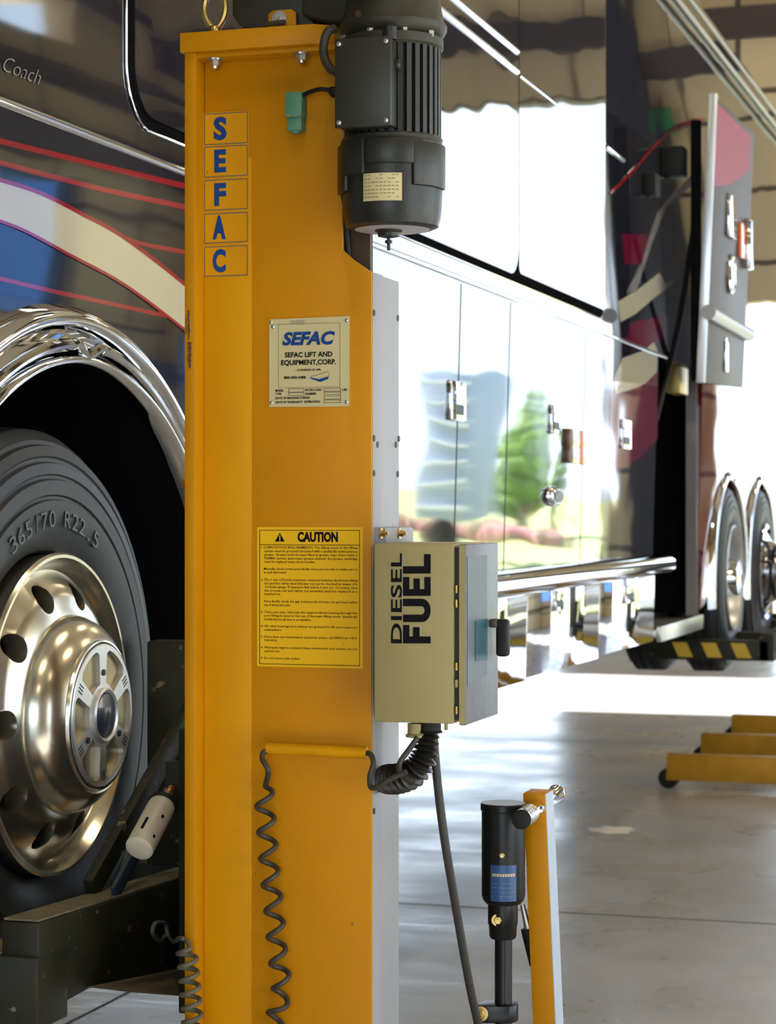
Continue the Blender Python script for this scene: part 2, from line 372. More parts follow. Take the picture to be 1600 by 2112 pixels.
for k in range(260):
    x = random.uniform(9.5, 16); s = random.uniform(.12, .3)
    bmesh.ops.create_icosphere(b_, subdivisions=1, radius=s, matrix=Matrix.Translation((x, random.uniform(58, 59.5), s*.6-.05)))
tag(obj('flower_bed', b_, mat('pink_flowers', (.60, .22, .26), .8, noise=.9, nscale=2, col2=(.15, .22, .06)), origin=(13, 58.7, 0)), 'bed of pink red flowers on the lawn in front of the trees', 'flower bed', kind='stuff')
r = root('cargo_trailer', (9.6, 42, -.05), 'white ribbed cargo trailer parked outside the tall door', 'trailer')
b_ = B(); box(b_, 7.6, 8.7, 42, 44.4, .75, 3.9); obj('body', b_, mat('trailer_white', (.32, .38, .50), .5), r, bevel=.03)
for k in range(7):
    b_ = B(); box(b_, 7.58, 8.72, 41.93, 42, .95+k*.45, 1.02+k*.45); obj('rib', b_, mat('trailer_rib', (.9, .9, .9), .4), r)
for wx in (8.15,):
    b_ = B(); cyl(b_, (wx, 42.1, .36), (wx, 42.4, .36), .4, 28); obj('wheel', b_, RUB, r, bevel=.03)

# ============================================================ THE COACH
XS = -1.85
def xs(z): return XS-max(0, 2.24-z)*.028
def SP(u, v, off=0):
    p = PX(u, v, XS)
    for _ in range(4): p = PX(u, v, xs(p.z)+off)
    return p
coach = root('motorhome_coach', (-3.1, 8.6, 0), 'long dark glossy motorhome coach with cream and red swooshes, raised on wheel lifts', 'coach')
AC = (3.87, 1.045)  # front arch centre
def arc(cy, cz, r, a0, a1, n):   # a measured from up, + towards +y
    return [(cy+r*math.sin(math.radians(a0+(a1-a0)*i/n)), cz+r*math.cos(math.radians(a0+(a1-a0)*i/n))) for i in range(n+1)]
def skin(name, outline, m, th=.03, off=0, parent=coach):
    b = B(); bot = min(z for y, z in outline)
    prism(b, [(xs(z)+off, y, z) for y, z in outline], (-th, 0, 0)); return obj(name, b, m, parent, smooth=False)
Z0 = 2.236
# lower body, front piece with the wheel arch bitten out
r1 = .80
a1 = math.degrees(math.acos((1.0-AC[1])/r1))
out = [(1.2, 1.0)]+arc(AC[0], AC[1], r1, -a1, a1, 48)+[(4.95, 1.0), (4.95, 1.215), (10.24, 1.215), (10.24, Z0), (1.2, Z0)]
skin('front_side_panel', out, NAVY)
# rear piece
o2 = [(11.56, .95)]
for cy in (12.6, 13.95):
    rr = .62; zb = 1.05; aa = 93
    o2 += arc(cy, 1.06, rr, -aa, aa, 32)
o2 += [(16.0, .95), (16.0, Z0), (11.56, Z0)]
skin('rear_side_panel', o2, RDK)
# upper body
b_ = B()
prof = [(XS, 2.24), (XS, 4.12), (XS-.02, 4.2), (XS-.08, 4.28), (XS-.2, 4.33), (-3.1, 4.38), (-4.2, 4.33), (-4.35, 4.2), (-4.38, 2.0)]
prism(b_, [(x, 1.2, z) for x, z in prof], (0, 14.8, 0)); obj('upper_body', b_, NAVY, coach, bevel=0, ang=25)
# dark chassis + wells
b_ = B(); box(b_, -4.36, -2.5, 1.3, 15.9, .98, 2.235)
box(b_, -2.5, -1.93, 1.3, 2.9, 1.0, 2.235); box(b_, -2.5, -1.93, 4.85, 10.2, .93, 2.235); box(b_, -2.5, -1.93, 11.6, 11.85, .97, 2.235); box(b_, -2.5, -1.93, 14.7, 15.9, 1.0, 2.235)
obj('chassis', b_, BLK, coach, smooth=False)
for cy, cz, rr, xw in ((AC[0], AC[1], .736, -1.848), (12.6, 1.06, .64, -1.905), (13.95, 1.06, .64, -1.905)):
    b_ = B(); A = arc(cy, cz, rr, -100, 100, 40); Bq = arc(cy, cz, rr+.03, -100, 100, 40)
    prism(b_, [(xw, y, z) for y, z in A]+[(xw, y, z) for y, z in Bq[::-1]], (-.55, 0, 0)); obj('wheel_well', b_, BLK, coach)
# skirt
def skirt(y0, y1, name='skirt_panel'):
    b = B(); prism(b, [(xs(1.0)+.004, y0, .895), (xs(1.0)+.004, y1, .885), (xs(1.2)+.006, y1, 1.213), (xs(1.2)+.006, y0, 1.213)], (-.03, 0, 0)); return obj(name, b, SKIRT, coach, bevel=.002)
ys = [4.98, 6.35, 7.72, 9.0, 10.28]
for a, c in zip(ys, ys[1:]): skirt(a+.004, c-.004)
b_ = B(); prism(b_, [(-1.872, 4.97, 1.203), (-1.82, 4.97, 1.208), (-1.79, 4.97, 1.228), (-1.782, 4.97, 1.25), (-1.79, 4.97, 1.275), (-1.82, 4.97, 1.293), (-1.872, 4.97, 1.296)], (0, 5.38, 0)); obj('chrome_rail', b_, CHROME, coach, ang=50)
# reveal lines: long chrome mouldings
def mould(z, y0, y1, h=.012, p=.008, m=CHROME, name='trim_moulding', x=None):
    b = B(); xx = (xs(z) if x is None else x); prism(b, [(xx-.002, y0, z-h), (xx+p*.7, y0, z-h*.7), (xx+p, y0, z), (xx+p*.7, y0, z+h*.7), (xx-.002, y0, z+h)], (0, y1-y0, 0)); return obj(name, b, m, coach, ang=50)
mould(2.246, 1.21, 8.1, .010); mould(2.246, 9.0, 10.6, .009)
# slide-out room wall: own slab with dark gap and chrome lip
def rrect(y0, y1, z0, z1, r, n=10):
    P = []
    for (cy, cz, a0) in ((y1-r, z1-r, 0), (y0+r, z1-r, 90), (y0+r, z0+r, 180), (y1-r, z0+r, 270)):
        for i in range(n+1):
            a = math.radians(a0+90*i/n); P.append((cy+r*math.cos(a), cz+r*math.sin(a)))
    return P
def slab(name, o, m, x0, th, parent=coach, **k):
    b = B(); prism(b, [(x0, y, z) for y, z in o], (-th, 0, 0)); return obj(name, b, m, parent, smooth=False, **k)
slab('slide_out_seal', rrect(4.125, 8.98, 2.305, 4.06, .12), BLK, XS+.004, .01)
b_ = B(); oo = rrect(4.122, 8.985, 2.302, 4.07, .125); tube(b_, [(XS+.003, y, z) for y, z in oo], .0026, 8, closed=True); obj('chrome_bead', b_, CHROME, coach)
slide = slab('slide_out_front', rrect(4.146, 7.44, 2.327, 4.04, .105), NAVYU, XS+.012, .02)
slide2 = slab('slide_out_rear', rrect(7.46, 8.95, 2.34, 4.02, .03), NAVY, XS+.010, .02)
mould(3.04, 4.3, 7.42, .012, .009, x=XS+.012); mould(3.11, 4.3, 7.42, .012, .009, x=XS+.012)
mould(3.035, 7.47, 8.94, .005, .004, x=XS+.010); mould(3.035, 9.02, 9.4, .012, .008)
# seams in the side
for (u, v0, v1) in ((945, 690, 1112), (1048, 720, 1118), (1250, 120, 1140), (1205, 740, 1140)):
    p = SP(u, 800); b_ = B(); z0 = 1.30; z1 = 2.23
    if u == 1250: z1 = 4.1
    prism(b_, [(xs(z0)+.0012, p.y-.004, z0), (xs(z0)+.0012, p.y+.004, z0), (xs(z1)+.0012, p.y+.004, z1), (xs(z1)+.0012, p.y-.004, z1)], (-.004, 0, 0)); obj('panel_seam', b_, RUB, coach, smooth=False)
# painted graphics, following the side
def graphic(name, px, m, off=.001, smooth_n=0):
    P = [SP(u, v, off) for u, v in px]
    b = B(); prism(b, [(p.x, p.y, p.z) for p in P], (-.002, 0, 0)); return obj(name, b, m, coach, smooth=False)
def band(name, top, bot, m, off=.001, n=6):
    T = spline([(u, v, 0) for u, v in top], n); Bt = spline([(u, v, 0) for u, v in bot], n)
    pt = [SP(p.x, p.y, off) for p in T]; pb = [SP(p.x, p.y, off) for p in Bt]; nn = len(pt)
    vs = [tuple(p) for p in pt]+[tuple(p) for p in pb]+[(p.x-.0008, p.y, p.z) for p in pt]+[(p.x-.0008, p.y, p.z) for p in pb]
    fs = []
    for i in range(nn-1):
        fs += [(i, nn+i, nn+i+1, i+1), (2*nn+i, 2*nn+i+1, 3*nn+i+1, 3*nn+i), (i, i+1, 2*nn+i+1, 2*nn+i), (nn+i, 3*nn+i, 3*nn+i+1, nn+i+1)]
    me = bpy.data.meshes.new(name); me.from_pydata(vs, [], fs); me.update()
    return link(name, me, m, coach)
def stripe(name, line, wpx, m, off=.001):
    band(name, line, [(u, v+wpx) for u, v in line], m, off)
ut = [(-60, 352), (0, 371), (85, 399), (170, 442), (256, 490), (378, 584), (450, 650)]
lt = [(-60, 432), (0, 454), (57, 477), (142, 523), (256, 585), (378, 676), (450, 738)]
band('cream_swoosh', ut, lt, CREAM, .0018)
stripe('red_pinstripe', [(u, v-5) for u, v in ut], 9, RED, .0026)
stripe('red_pinstripe', [(u, v-2) for u, v in lt], 7, RED, .0026)
stripe('red_pinstripe', [(-60, 271), (0, 285), (200, 334), (378, 377), (440, 391)], 12, RED)
stripe('red_pinstripe', [(-60, 313), (0, 330), (200, 382), (378, 421), (440, 436)], 11, RED)
stripe('red_pinstripe', [(250, 484), (300, 500), (378, 515), (440, 530)], 9, RED)
stripe('red_pinstripe', [(-60, 555), (0, 570), (114, 597), (220, 620), (348, 648)], 9, RED)
G = graphic
stripe('red_pinstripe', [(1258, 396), (1305, 350), (1345, 303), (1390, 262), (1430, 246), (1455, 243)], 7, RED, .004)
G('silver_swoosh', [(1437, 348), (1440, 372), (1375, 425), (1345, 500), (1312, 602), (1292, 604), (1325, 535), (1355, 440), (1385, 405)], SIL)
G('shaded_red_block', [(1282, 483), (1340, 483), (1322, 545), (1290, 545)], RED2)
G('cream_block', [(1275, 622), (1318, 595), (1360, 562), (1372, 584), (1400, 575), (1352, 612), (1310, 648), (1280, 664)], CREAM)
G('shaded_red_block', [(1288, 712), (1302, 665), (1350, 655), (1392, 652), (1372, 700), (1350, 712), (1320, 722)], RED2)
G('cream_block', [(1266, 780), (1285, 738), (1330, 722), (1348, 705), (1356, 722), (1355, 766), (1330, 792), (1295, 806), (1268, 812)], CREAM, .0016)
G('shaded_red_block', [(1258, 815), (1268, 812), (1295, 806), (1330, 792), (1356, 766), (1356, 905), (1325, 940), (1254, 990)], RED2)
# script lettering
b_ = B()
o = SP(-40, 118, .002); text_bm(b_, 'te Coach', SP(-30, 132, .002), (SP(72, 172)-SP(-30, 132)), Z, .030, .22, .0004, -.02, .5)
obj('coach_lettering', b_, mat('silver_script', (.22, .19, .14), .4, .2), coach)
# bright hardware on the side
def latch(u0, u1, v0, v1, y=None, m=CHROME, off=.0):
    a = SP(u0, v1); c = SP(u1, v0); xx = xs(a.z)
    b = B(); box(b, xx-.002+off, xx+.012+off, a.y, c.y, a.z, c.z); o = obj('bay_latch', b, m, coach, bevel=.004)
    w_ = c.y-a.y; h_ = c.z-a.z
    b = B(); box(b, xx+.010+off, xx+.0135+off, a.y+w_*.22, c.y-w_*.15, a.z+h_*.15, a.z+h_*.42); obj('recess', b, HOLE, o)
    b = B(); box(b, xx+.010+off, xx+.018+off, a.y+w_*.22, c.y-w_*.15, a.z+h_*.66, a.z+h_*.74); obj('paddle', b, STEEL, o)
latch(923, 956, 790, 866); latch(1132, 1152, 838, 894); latch(1278, 1298, 868, 925)
latch(1136, 1156, 1204, 1262, off=.004); latch(1282, 1304, 1192, 1246, off=.004)
for v0, v1 in ((890, 920), (924, 955)):
    a = SP(1166, v1); c = SP(1206, v0); xx = xs(a.z); ym = a.y+(c.y-a.y)*.55
    b = B(); box(b, xx-.001, xx+.02, a.y, ym, a.z, c.z); o = obj('marker_lamp', b, BRN, coach, bevel=.004); o['label'] = 'small orange side marker lamp'
    b = B(); box(b, xx-.001, xx+.021, ym, c.y, a.z, c.z); obj('lens', b, ORG, o, bevel=.004)
a = SP(1138, 1024); b = B()
lathe(b, (xs(a.z)-.002, a.y, a.z), X, [(0, .062), (.01, .064), (.02, .058), (.028, .045)], 32)
bmesh.ops.transform(b, matrix=Matrix.Translation((0, a.y, a.z)) @ Matrix.Diagonal((1, 1.9, .62, 1)) @ Matrix.Translation((0, -a.y, -a.z)), verts=b.verts)
o = obj('filler_bezel', b, CHROME, coach); b = B(); lathe(b, (xs(a.z)+.0265, a.y, a.z), X, [(0, .04), (.003, .038)], 28)
bmesh.ops.transform(b, matrix=Matrix.Translation((0, a.y, a.z)) @ Matrix.Diagonal((1, 1.9, .62, 1)) @ Matrix.Translation((0, -a.y, -a.z)), verts=b.verts); obj('cap', b, MOT, o)
# open bay: sill, jamb, inner gear
b_ = B(); box(b_, -2.3, -1.87, 10.3, 11.55, .90, .94); box(b_, -1.87, -1.845, 10.3, 11.55, .88, .955); obj('bay_sill', b_, STEEL, coach, bevel=.004)
b_ = B(); box(b_, -1.93, -1.875, 11.5, 11.555, .95, 2.235); obj('bay_jamb', b_, SIL, coach)
b_ = B(); box(b_, -2.46, -2.2, 10.5, 11.3, 1.75, 2.05); box(b_, -2.3, -2.0, 10.35, 10.9, 1.9, 2.0); obj('bay_equipment', b_, mat('grey_box', (.20, .18, .16), .5), coach, bevel=.01)
b_ = B(); box(b_, -1.93, -1.86, 10.9, 11.15, 2.10, 2.235); obj('hinge_bracket', b_, mat('gold_bracket', (.5, .36, .12), .4, .6), coach, bevel=.003)
# bay door, swung out and up
XD = -1.64
door = B()
y0, y1 = 10.27, 11.58
def dx(z): return XD+(z-2.11)*.045
prism(door, [(dx(2.11), y0, 2.11), (dx(2.11), y1, 2.16), (dx(3.45), y1, 3.5), (dx(3.45), y0, 3.45)], (-.035, 0, 0))
dr = obj('bay_door', door, mat('door_graphite', (.085, .070, .065), .5, spec=.25), coach, bevel=.004)
b_ = B(); prism(b_, [(dx(2.11)-.034, y0-.012, 2.11), (dx(2.11)+.006, y0-.012, 2.11), (dx(3.45)+.006, y0-.012, 3.47), (dx(3.45)-.034, y0-.012, 3.47)], (0, .02, 0)); obj('door_edge', b_, mat('bright_edge', (.75, .82, .88), .25, .5), dr, bevel=.003)
zt = 2.44
b_ = B(); tube(b_, [(dx(zt)+.012, y0-.03, zt), (dx(zt)+.012, y1+.03, zt)], .036, 16); obj('roll_bar', b_, mat('roll_grey', (.30, .29, .27), .35, .4), dr)
def onD(y, z, o=.001): return (dx(z)+o, y, z)
b_ = B(); prism(b_, [onD(y0+.02, 3.43), onD(y1-.15, 3.46), onD(y1-.15, 3.28), onD(y0+.55, 3.12), onD(y0+.02, 3.04)], (-.003, 0, 0)); obj('red_graphic', b_, mat('door_red', (.27, .02, .04), .5, spec=.2), dr, smooth=False)
b_ = B(); box(b_, dx(2.95), dx(2.95)+.02, 10.72, 10.95, 2.86, 3.07); obj('chrome_latch', b_, CHROME, dr, bevel=.005)
b_ = B(); box(b_, dx(2.85), dx(2.85)+.02, 11.15, 11.32, 2.80, 2.98); obj('marker_lens', b_, ORG, dr, bevel=.005)
b_ = B(); box(b_, dx(2.85), dx(2.85)+.045, 11.33, 11.42, 2.76, 3.02); obj('lamp_bezel', b_, CHROME, dr, bevel=.01)
b_ = B(); lathe(b_, (dx(2.7), 10.92, 2.69), X, [(0, .10), (.012, .10), (.02, .085), (.012, .07)], 32); obj('cup_handle', b_, CHROME, dr)
b_ = B(); box(b_, dx(2.25), dx(2.25)+.012, 10.86, 10.94, 2.2, 2.37); obj('lower_latch', b_, CHROME, dr, bevel=.004)
b_ = B(); tube(b_, spline([(-1.93, 10.6, 1.95), (-1.80, 10.5, 2.4), (-1.70, 10.35, 2.85)]), .014, 10); obj('gas_strut', b_, RUB, dr)
b_ = B(); box(b_, -1.70, -1.655, 10.262, 10.30, 2.12, 3.35); obj('door_liner', b_, BLK, dr)
# hinge gear in front of the opening
b_ = B(); box(b_, -1.85, -1.74, 10.3, 10.42, 3.1, 3.24); obj('hinge_block', b_, RUB, coach, bevel=.008); b_ = B(); box(b_, -1.85, -1.79, 9.85, 9.97, 2.95, 3.05); obj('hinge_block', b_, RUB, coach, bevel=.008)
# awning rails
for z_, yy0 in ((4.0, 9.9), (4.08, 9.9)):
    b_ = B(); tube(b_, [(XS+.03, yy0, z_), (XS+.03, 15.9, z_+.03)], .012, 12); obj('awning_rail', b_, mat('rail_grey', (.30, .27, .25), .4, .3), coach)
# wheel arches (chrome)
def arch(cy, cz, prof, name='wheel_arch_trim', a0=-98, a1=98, n=72, m=CHROME, notch=None):
    b = B(); rings = []
    for i in range(n+1):
        a = math.radians(a0+(a1-a0)*i/n)
        rings.append([b.verts.new((x, cy+r*math.sin(a), cz+r*math.cos(a))) for x, r in prof])
    for P, Q in zip(rings, rings[1:]):
        for k in range(len(prof)-1): b.faces.new((P[k], P[k+1], Q[k+1], Q[k]))
    return obj(name, b, m, coach, ang=70)
def roll(x0, r0, x1, r1, h, n=8):   # bulging roll between two edge points
    P = []
    for i in range(n+1):
        t = i/n; P.append((x0+(x1-x0)*t+h*math.sin(PI*t), r0+(r1-r0)*t))
    return P
arch(AC[0], AC[1], roll(-1.885, .868, -1.845, .800, .042)+roll(-1.846, .799, -1.83, .765, .006)[1:])
arch(AC[0], AC[1], roll(-1.845, .768, -1.825, .735, .026)+[(-1.84, .730), (-1.85, .733)], name='wheel_arch_lip')
b_ = B()
for a_, sgn in ((-3, -1), (4, 1)):
    P = []
    for i in range(22):
        t = i/21; a = math.radians(a_+sgn*t*38); P.append((-1.828+.012*(1-t), AC[0]+(.778-.0*t)*math.sin(a), AC[1]+(.778)*math.cos(a)))
    P = [(-1.825, AC[0]+.748*math.sin(math.radians(a_-sgn*4.5)), AC[1]+.748*math.cos(math.radians(a_-sgn*4.5)))]+P
    tube(b_, spline(P, 2), .011, 10)
obj('fender_bead', b_, CHROME, coach)
b_ = B(); P = [(-1.822, AC[0]+r*math.sin(math.radians(a)), AC[1]+r*math.cos(math.radians(a))) for r, a in ((.79, -6), (.79, -1.5), (.748, 2.5), (.748, -1))]
prism(b_, P, (-.03, 0, 0)); obj('fender_joint', b_, BLK, coach, smooth=False)
for cy in (12.6, 13.95): arch(cy, 1.06, roll(-1.88, .685, -1.85, .625, .022)+[(-1.86, .62), (-1.95, .63)])
# wheels
def tire_prof(W=.31, R=.54, ri=.302):
    # (inward distance from outer face, radius)
    s = [(.045, ri), (.028, ri+.006), (.016, ri+.02), (.006, ri+.05), (.002, ri+.075), (.002, ri+.100), (.008, ri+.102), (.008, ri+.108), (.004, ri+.111), (.004, ri+.138), (.012, ri+.141), (.012, ri+.147), (.009, ri+.150), (.012, ri+.170), (.021, ri+.173), (.021, ri+.180), (.018, ri+.184), (.025, ri+.203), (.036, ri+.206), (.038, ri+.214), (.046, ri+.220), (.050, R-.012), (.062, R-.003)]
    t = s[:]
    for g in (.10, .155, .21):
        if g < W-.06: t += [(g-.006, R), (g-.005, R-.012), (g+.005, R-.012), (g+.006, R)]
    t += [(W-q, r) for q, r in s[::-1]]
    return t
def wheel(cy, cz, xo, W=.31, name='tire', detail=True, second=False):
    c = (xo, cy, cz); b = B(); lathe(b, c, (-1, 0, 0), tire_prof(W), 96, caps=False); t = obj(name, b, TIRE, coach, ang=25)
    return t
def hx(cx, cy, cz, r, a):   # a deg from up
    return (cx, cy+r*math.sin(math.radians(a)), cz+r*math.cos(math.radians(a)))
WY, WZ = 3.735, 1.12; XO = -1.815
t = wheel(WY, WZ, XO)
# tire size marking
b_ = B(); s_ = '365/70 R22.5'
for i, ch in enumerate(s_):
    if ch == ' ': continue
    a = math.radians(-29+i*5.15); r_ = .352
    o = Vector((XO-.0005, WY+r_*math.sin(a), WZ+r_*math.cos(a)))
    text_bm(b_, ch, o, Vector((0, math.cos(a), -math.sin(a))), Vector((0, math.sin(a), math.cos(a))), .032, .026 if ch not in '/.' else .010, .0012, 0, 0, 'CENTER')
mk = obj('size_marking', b_, mat('tire_lettering', (.028, .029, .031), .45), t)
# rim disc
def rim_prof():   # closed section rings, along = outward (+x)
    return [(-.06, .298), (-.012, .300), (.004, .304), (.010, .300), (.010, .294), (-.004, .286), (-.018, .280), (-.024, .272), (-.020, .264), (.004, .240), (.014, .222), (.020, .200), (.024, .19), (.026, .12), (.026, .001), (-.02, .001), (-.02, .19), (-.05, .262), (-.06, .28)]
b_ = B(); P = rim_prof(); lathe(b_, (XO, WY, WZ), X, P+[P[0]], 96, caps=False)
bmesh.ops.remove_doubles(b_, verts=b_.verts, dist=.0002)
rim = obj('rim', b_, ALU, None, ang=30)
cut = []
for k in range(10):
    a = 18+36*k; c = hx(XO, WY, WZ, .229, a); b = B(); cyl(b, (c[0]-.09, c[1], c[2]), (c[0]+.06, c[1], c[2]), .0265, 28); cut.append(obj('c', b, BLK))
boolean(rim, cut); rim.parent = t; rim.data.transform(Matrix.Translation(-worldoff(t)))
b_ = B(); lathe(b_, (XO-.085, WY, WZ), X, [(0, .27), (.01, .27)], 48); obj('brake_drum', b_, BLK, t)
# hub cover
b_ = B(); lathe(b_, (XO, WY, WZ), X, [(.018, .186), (.026, .187), (.040, .184), (.058, .176), (.072, .164), (.082, .152), (.086, .146), (.0855, .142), (.091, .140), (.092, .137), (.078, .134), (.078, .001)], 96)
obj('hub_cover', b_, ALU, t, ang=28)
b_ = B(); lathe(b_, (XO+.079, WY, WZ), X, [(0, .1335), (.014, .1335), (.0155, .131), (.0155, .001)], 96)
fp = obj('hub_face', b_, ALUB, None, ang=25); cut = []
for k in range(6):
    am = 30+60*k; P = []
    def edge(r, s):  # point at radius r along spoke side
        hw = .0125+(.004 if r > .09 else 0); return am+s*(30-math.degrees(math.asin(hw/r)))
    P += [hx(0, 0, 0, .060, edge(.060, -1)+i*(edge(.06, 1)-edge(.06, -1))/6) for i in range(7)]
    P += [hx(0, 0, 0, .115, edge(.115, 1)), hx(0, 0, 0, .120, edge(.12, 1)-3)]
    P += [hx(0, 0, 0, .123, edge(.12, 1)-6-i*(edge(.12, 1)-edge(.12, -1)-12)/10) for i in range(11)]
    P += [hx(0, 0, 0, .120, edge(.12, -1)+3), hx(0, 0, 0, .115, edge(.115, -1))]
    b = B(); prism(b, [(XO+.0835, WY+p[1], WZ+p[2]) for p in P], (.03, 0, 0)); bmesh.ops.recalc_face_normals(b, faces=b.faces); cut.append(obj('c', b, BLK))
b_ = B(); lathe(b_, (XO+.0805, WY, WZ), X, [(0, .13), (.004, .13)], 64); obj('pocket_floor', b_, mat('pocket_gold', (.36, .29, .15), .35, .9), t)
boolean(fp, cut); fp.parent = t; fp.data.transform(Matrix.Translation(-worldoff(t)))
b_ = B()
for a in (0, 120, 240):
    c = hx(XO+.0945, WY, WZ, .080, a); b_ = B(); cyl(b_, c, (c[0]+.003, c[1], c[2]), .006, 16); obj('hub_screw', b_, HOLE, t)
for a in range(0, 360, 60):
    if a == 0: continue
    b_ = B()
    for q in (-3.4, 0, 3.4):
        c = Vector(hx(XO+.0945, WY, WZ, .112, a+q)); d = Vector((0, math.sin(math.radians(a)), math.cos(math.radians(a)))); e = Vector((0, d.z, -d.y))
        obox(b_, c, X, d, e, .0016, .018, .0020)
    obj('hub_slot', b_, HOLE, t)
b_ = B(); lathe(b_, (XO+.0945, WY, WZ), X, [(0, .052), (.006, .052), (.009, .048), (.006, .043), (.003, .043), (.003, .001)], 48); obj('centre_ring', b_, ALUB, t)
b_ = B(); lathe(b_, (XO+.0976, WY, WZ), X, [(0, .0425), (.003, .04), (.0045, .02), (.0045, .001)], 48); cc = obj('centre_cap', b_, mat('cap_navy', (.015, .018, .035), .25, coat=.5), t)
b_ = B(); text_bm(b_, 'ALCOA', (XO+.1022, WY, WZ-.004), Y, Z, .010, .050, .0003, .01, 0, 'CENTER')
b_.free()
# rear wheels: dual (concave) and tag (convex)
def rear_dual(cy, cz):
    xo = -1.835
    t1 = wheel(cy, cz, xo, .27); t2 = wheel(cy, cz, xo-.33, .27)
    b = B(); P = [(-.05, .30), (.002, .304), (.006, .298), (-.01, .285), (-.06, .275), (-.13, .262), (-.15, .24), (-.16, .12), (-.16, .001), (-.18, .001), (-.18, .25), (-.05, .295)]
    lathe(b, (xo, cy, cz), X, P+[P[0]], 64, caps=False); obj('rim', b, ALUB, t1)
    b = B(); lathe(b, (xo-.16, cy, cz), X, [(0, .12), (.12, .115), (.19, .10), (.2, .05), (.2, .001)], 40); obj('hub', b, CHROME, t1)
    b = B()
    for k in range(10):
        c = hx(xo-.16, cy, cz, .165, 36*k); b = B(); cyl(b, c, (c[0]+.06, c[1], c[2]), .016, 12); obj('lug_nut', b, CHROME, t1)
rear_dual(12.6, 1.12)
t3 = wheel(13.95, 1.12, -1.83)
b_ = B(); lathe(b_, (-1.83, 13.95, 1.12), X, [(-.06, .298), (.004, .304), (.010, .298), (-.005, .284), (.0, .25), (.03, .2), (.05, .19), (.1, .17), (.12, .14), (.13, .05), (.13, .001)], 64); obj('rim', b_, CHROME, t3)
b_ = B(); lathe(b_, (-1.74, 13.95, 1.12), X, [(0, .25), (.06, .25), (.07, .24), (.075, .001)], 12); obj('hub', b_, CHROME, t3)

# ============================================================ THE LIFT COLUMN IN FRONT
YF = 3.372                     # plane of the yellow side plate
lift = root('lift_column', (-1.24, 3.45, 0), 'yellow mobile lift column with motor on top, stickers on its side and a beige control box', 'vehicle lift')
def F(u, v, y=YF): p = PY(u, v, y); return p.x, p.z
def fp3(u, v, y=YF): return PY(u, v, y)
x380 = F(380, 1056, 3.335)[0]; x403 = F(403, 1056, 3.335)[0]; x518 = F(519, 1056)[0]; x765 = F(766, 1056)[0]; x705 = F(706, 1056)[0]
# side plate with the motor notch
b_ = B(); pl_ = [(x403+.001, .06), (x765, .06), (x765, F(0, 562)[1] if 0 else F(760, 562)[1]), (F(728, 535)[0], F(728, 535)[1]), (x705, F(705, 515)[1]), (x705, 2.262), (x403+.001, 2.262)]
prism(b_, [(x, YF, z) for x, z in pl_], (0, .008, 0)); body = obj('side_plate', b_, YEL, lift, bevel=.0015)
b_ = B(); box(b_, x380, x403, 3.335, 3.54, .06, 2.262); obj('flange', b_, YEL, lift, bevel=.002)
b_ = B(); box(b_, x403+.0005, x518, YF-.0018, YF+.001, .06, 2.085); obj('paler_strip', b_, YEL2, lift, bevel=.0006)  # raised strip in a paler yellow than the side plate
b_ = B(); box(b_, x403+.002, x705-.003, YF+.009, 3.53, .07, 2.25); obj('mast', b_, YELD, lift)
b_ = B(); box(b_, x705-.002, x765-.012, YF+.03, YF+.045, .07, 2.05); obj('notch_shade', b_, mat('notch_shade_brown', (.05, .028, .010), .6), lift)  # dark brown stands in for shade on the mast behind the notch
# cap plate
b_ = B()
cp = [(x380-.004, 3.325), (F(642, 60, 3.325)[0], 3.325), (F(690, 60, 3.345)[0], 3.345), (F(690, 60, 3.345)[0], 3.56), (x380-.004, 3.56)]
zc = F(500, 100, 3.325)[1]
prism(b_, [(x, y, zc) for x, y in cp], (0, 0, 2.288-zc)); obj('cap_plate', b_, YEL, lift, bevel=.0015)
b_ = B(); cx_ = F(690, 96, 3.345)[0]; box(b_, x380, cx_+.01, 3.34, 3.5, zc-.008, zc+.0005); obj('cap_lip', b_, YEL, lift, bevel=.001)
def bolt(name, p, axis, r, h, m=STEEL, parent=lift, washer=True):
    b = B(); a = Vector(axis).normalized(); p = Vector(p)
    if washer: lathe(b, p, a, [(0, r*1.5), (h*.25, r*1.5)], 20)
    lathe(b, p+a*h*.25, a, [(0, r), (h*.65, r), (h*.75, r*.85)], 6); lathe(b, p+a*h, a, [(0, r*.55), (h*.35, r*.5)], 14)
    return obj(name, b, m, parent, smooth=False)
for u in (443, 622):
    p = PY(u, 106, 3.352); bolt('nut', (p.x, 3.352, zc-.008), -Z, .009, .012)
# eye bolt
ex = F(443, 30, 3.37)[0]; ez = 2.29
b_ = B(); ring = []
for i in range(40):
    a = 2*PI*i/40; s = .020*(1+.12*math.cos(a)) ; ring.append((ex+.0185*math.sin(a)*(1+.18*math.cos(a)), 3.37, ez+.042+.030*math.cos(a)))
tube(b_, ring, .0052, 12, closed=True); lathe(b_, (ex, 3.37, ez-.002), Z, [(0, .017), (.004, .017), (.006, .012), (.014, .011), (.018, .008)], 24)
obj('lifting_eye', b_, BRASS, lift)
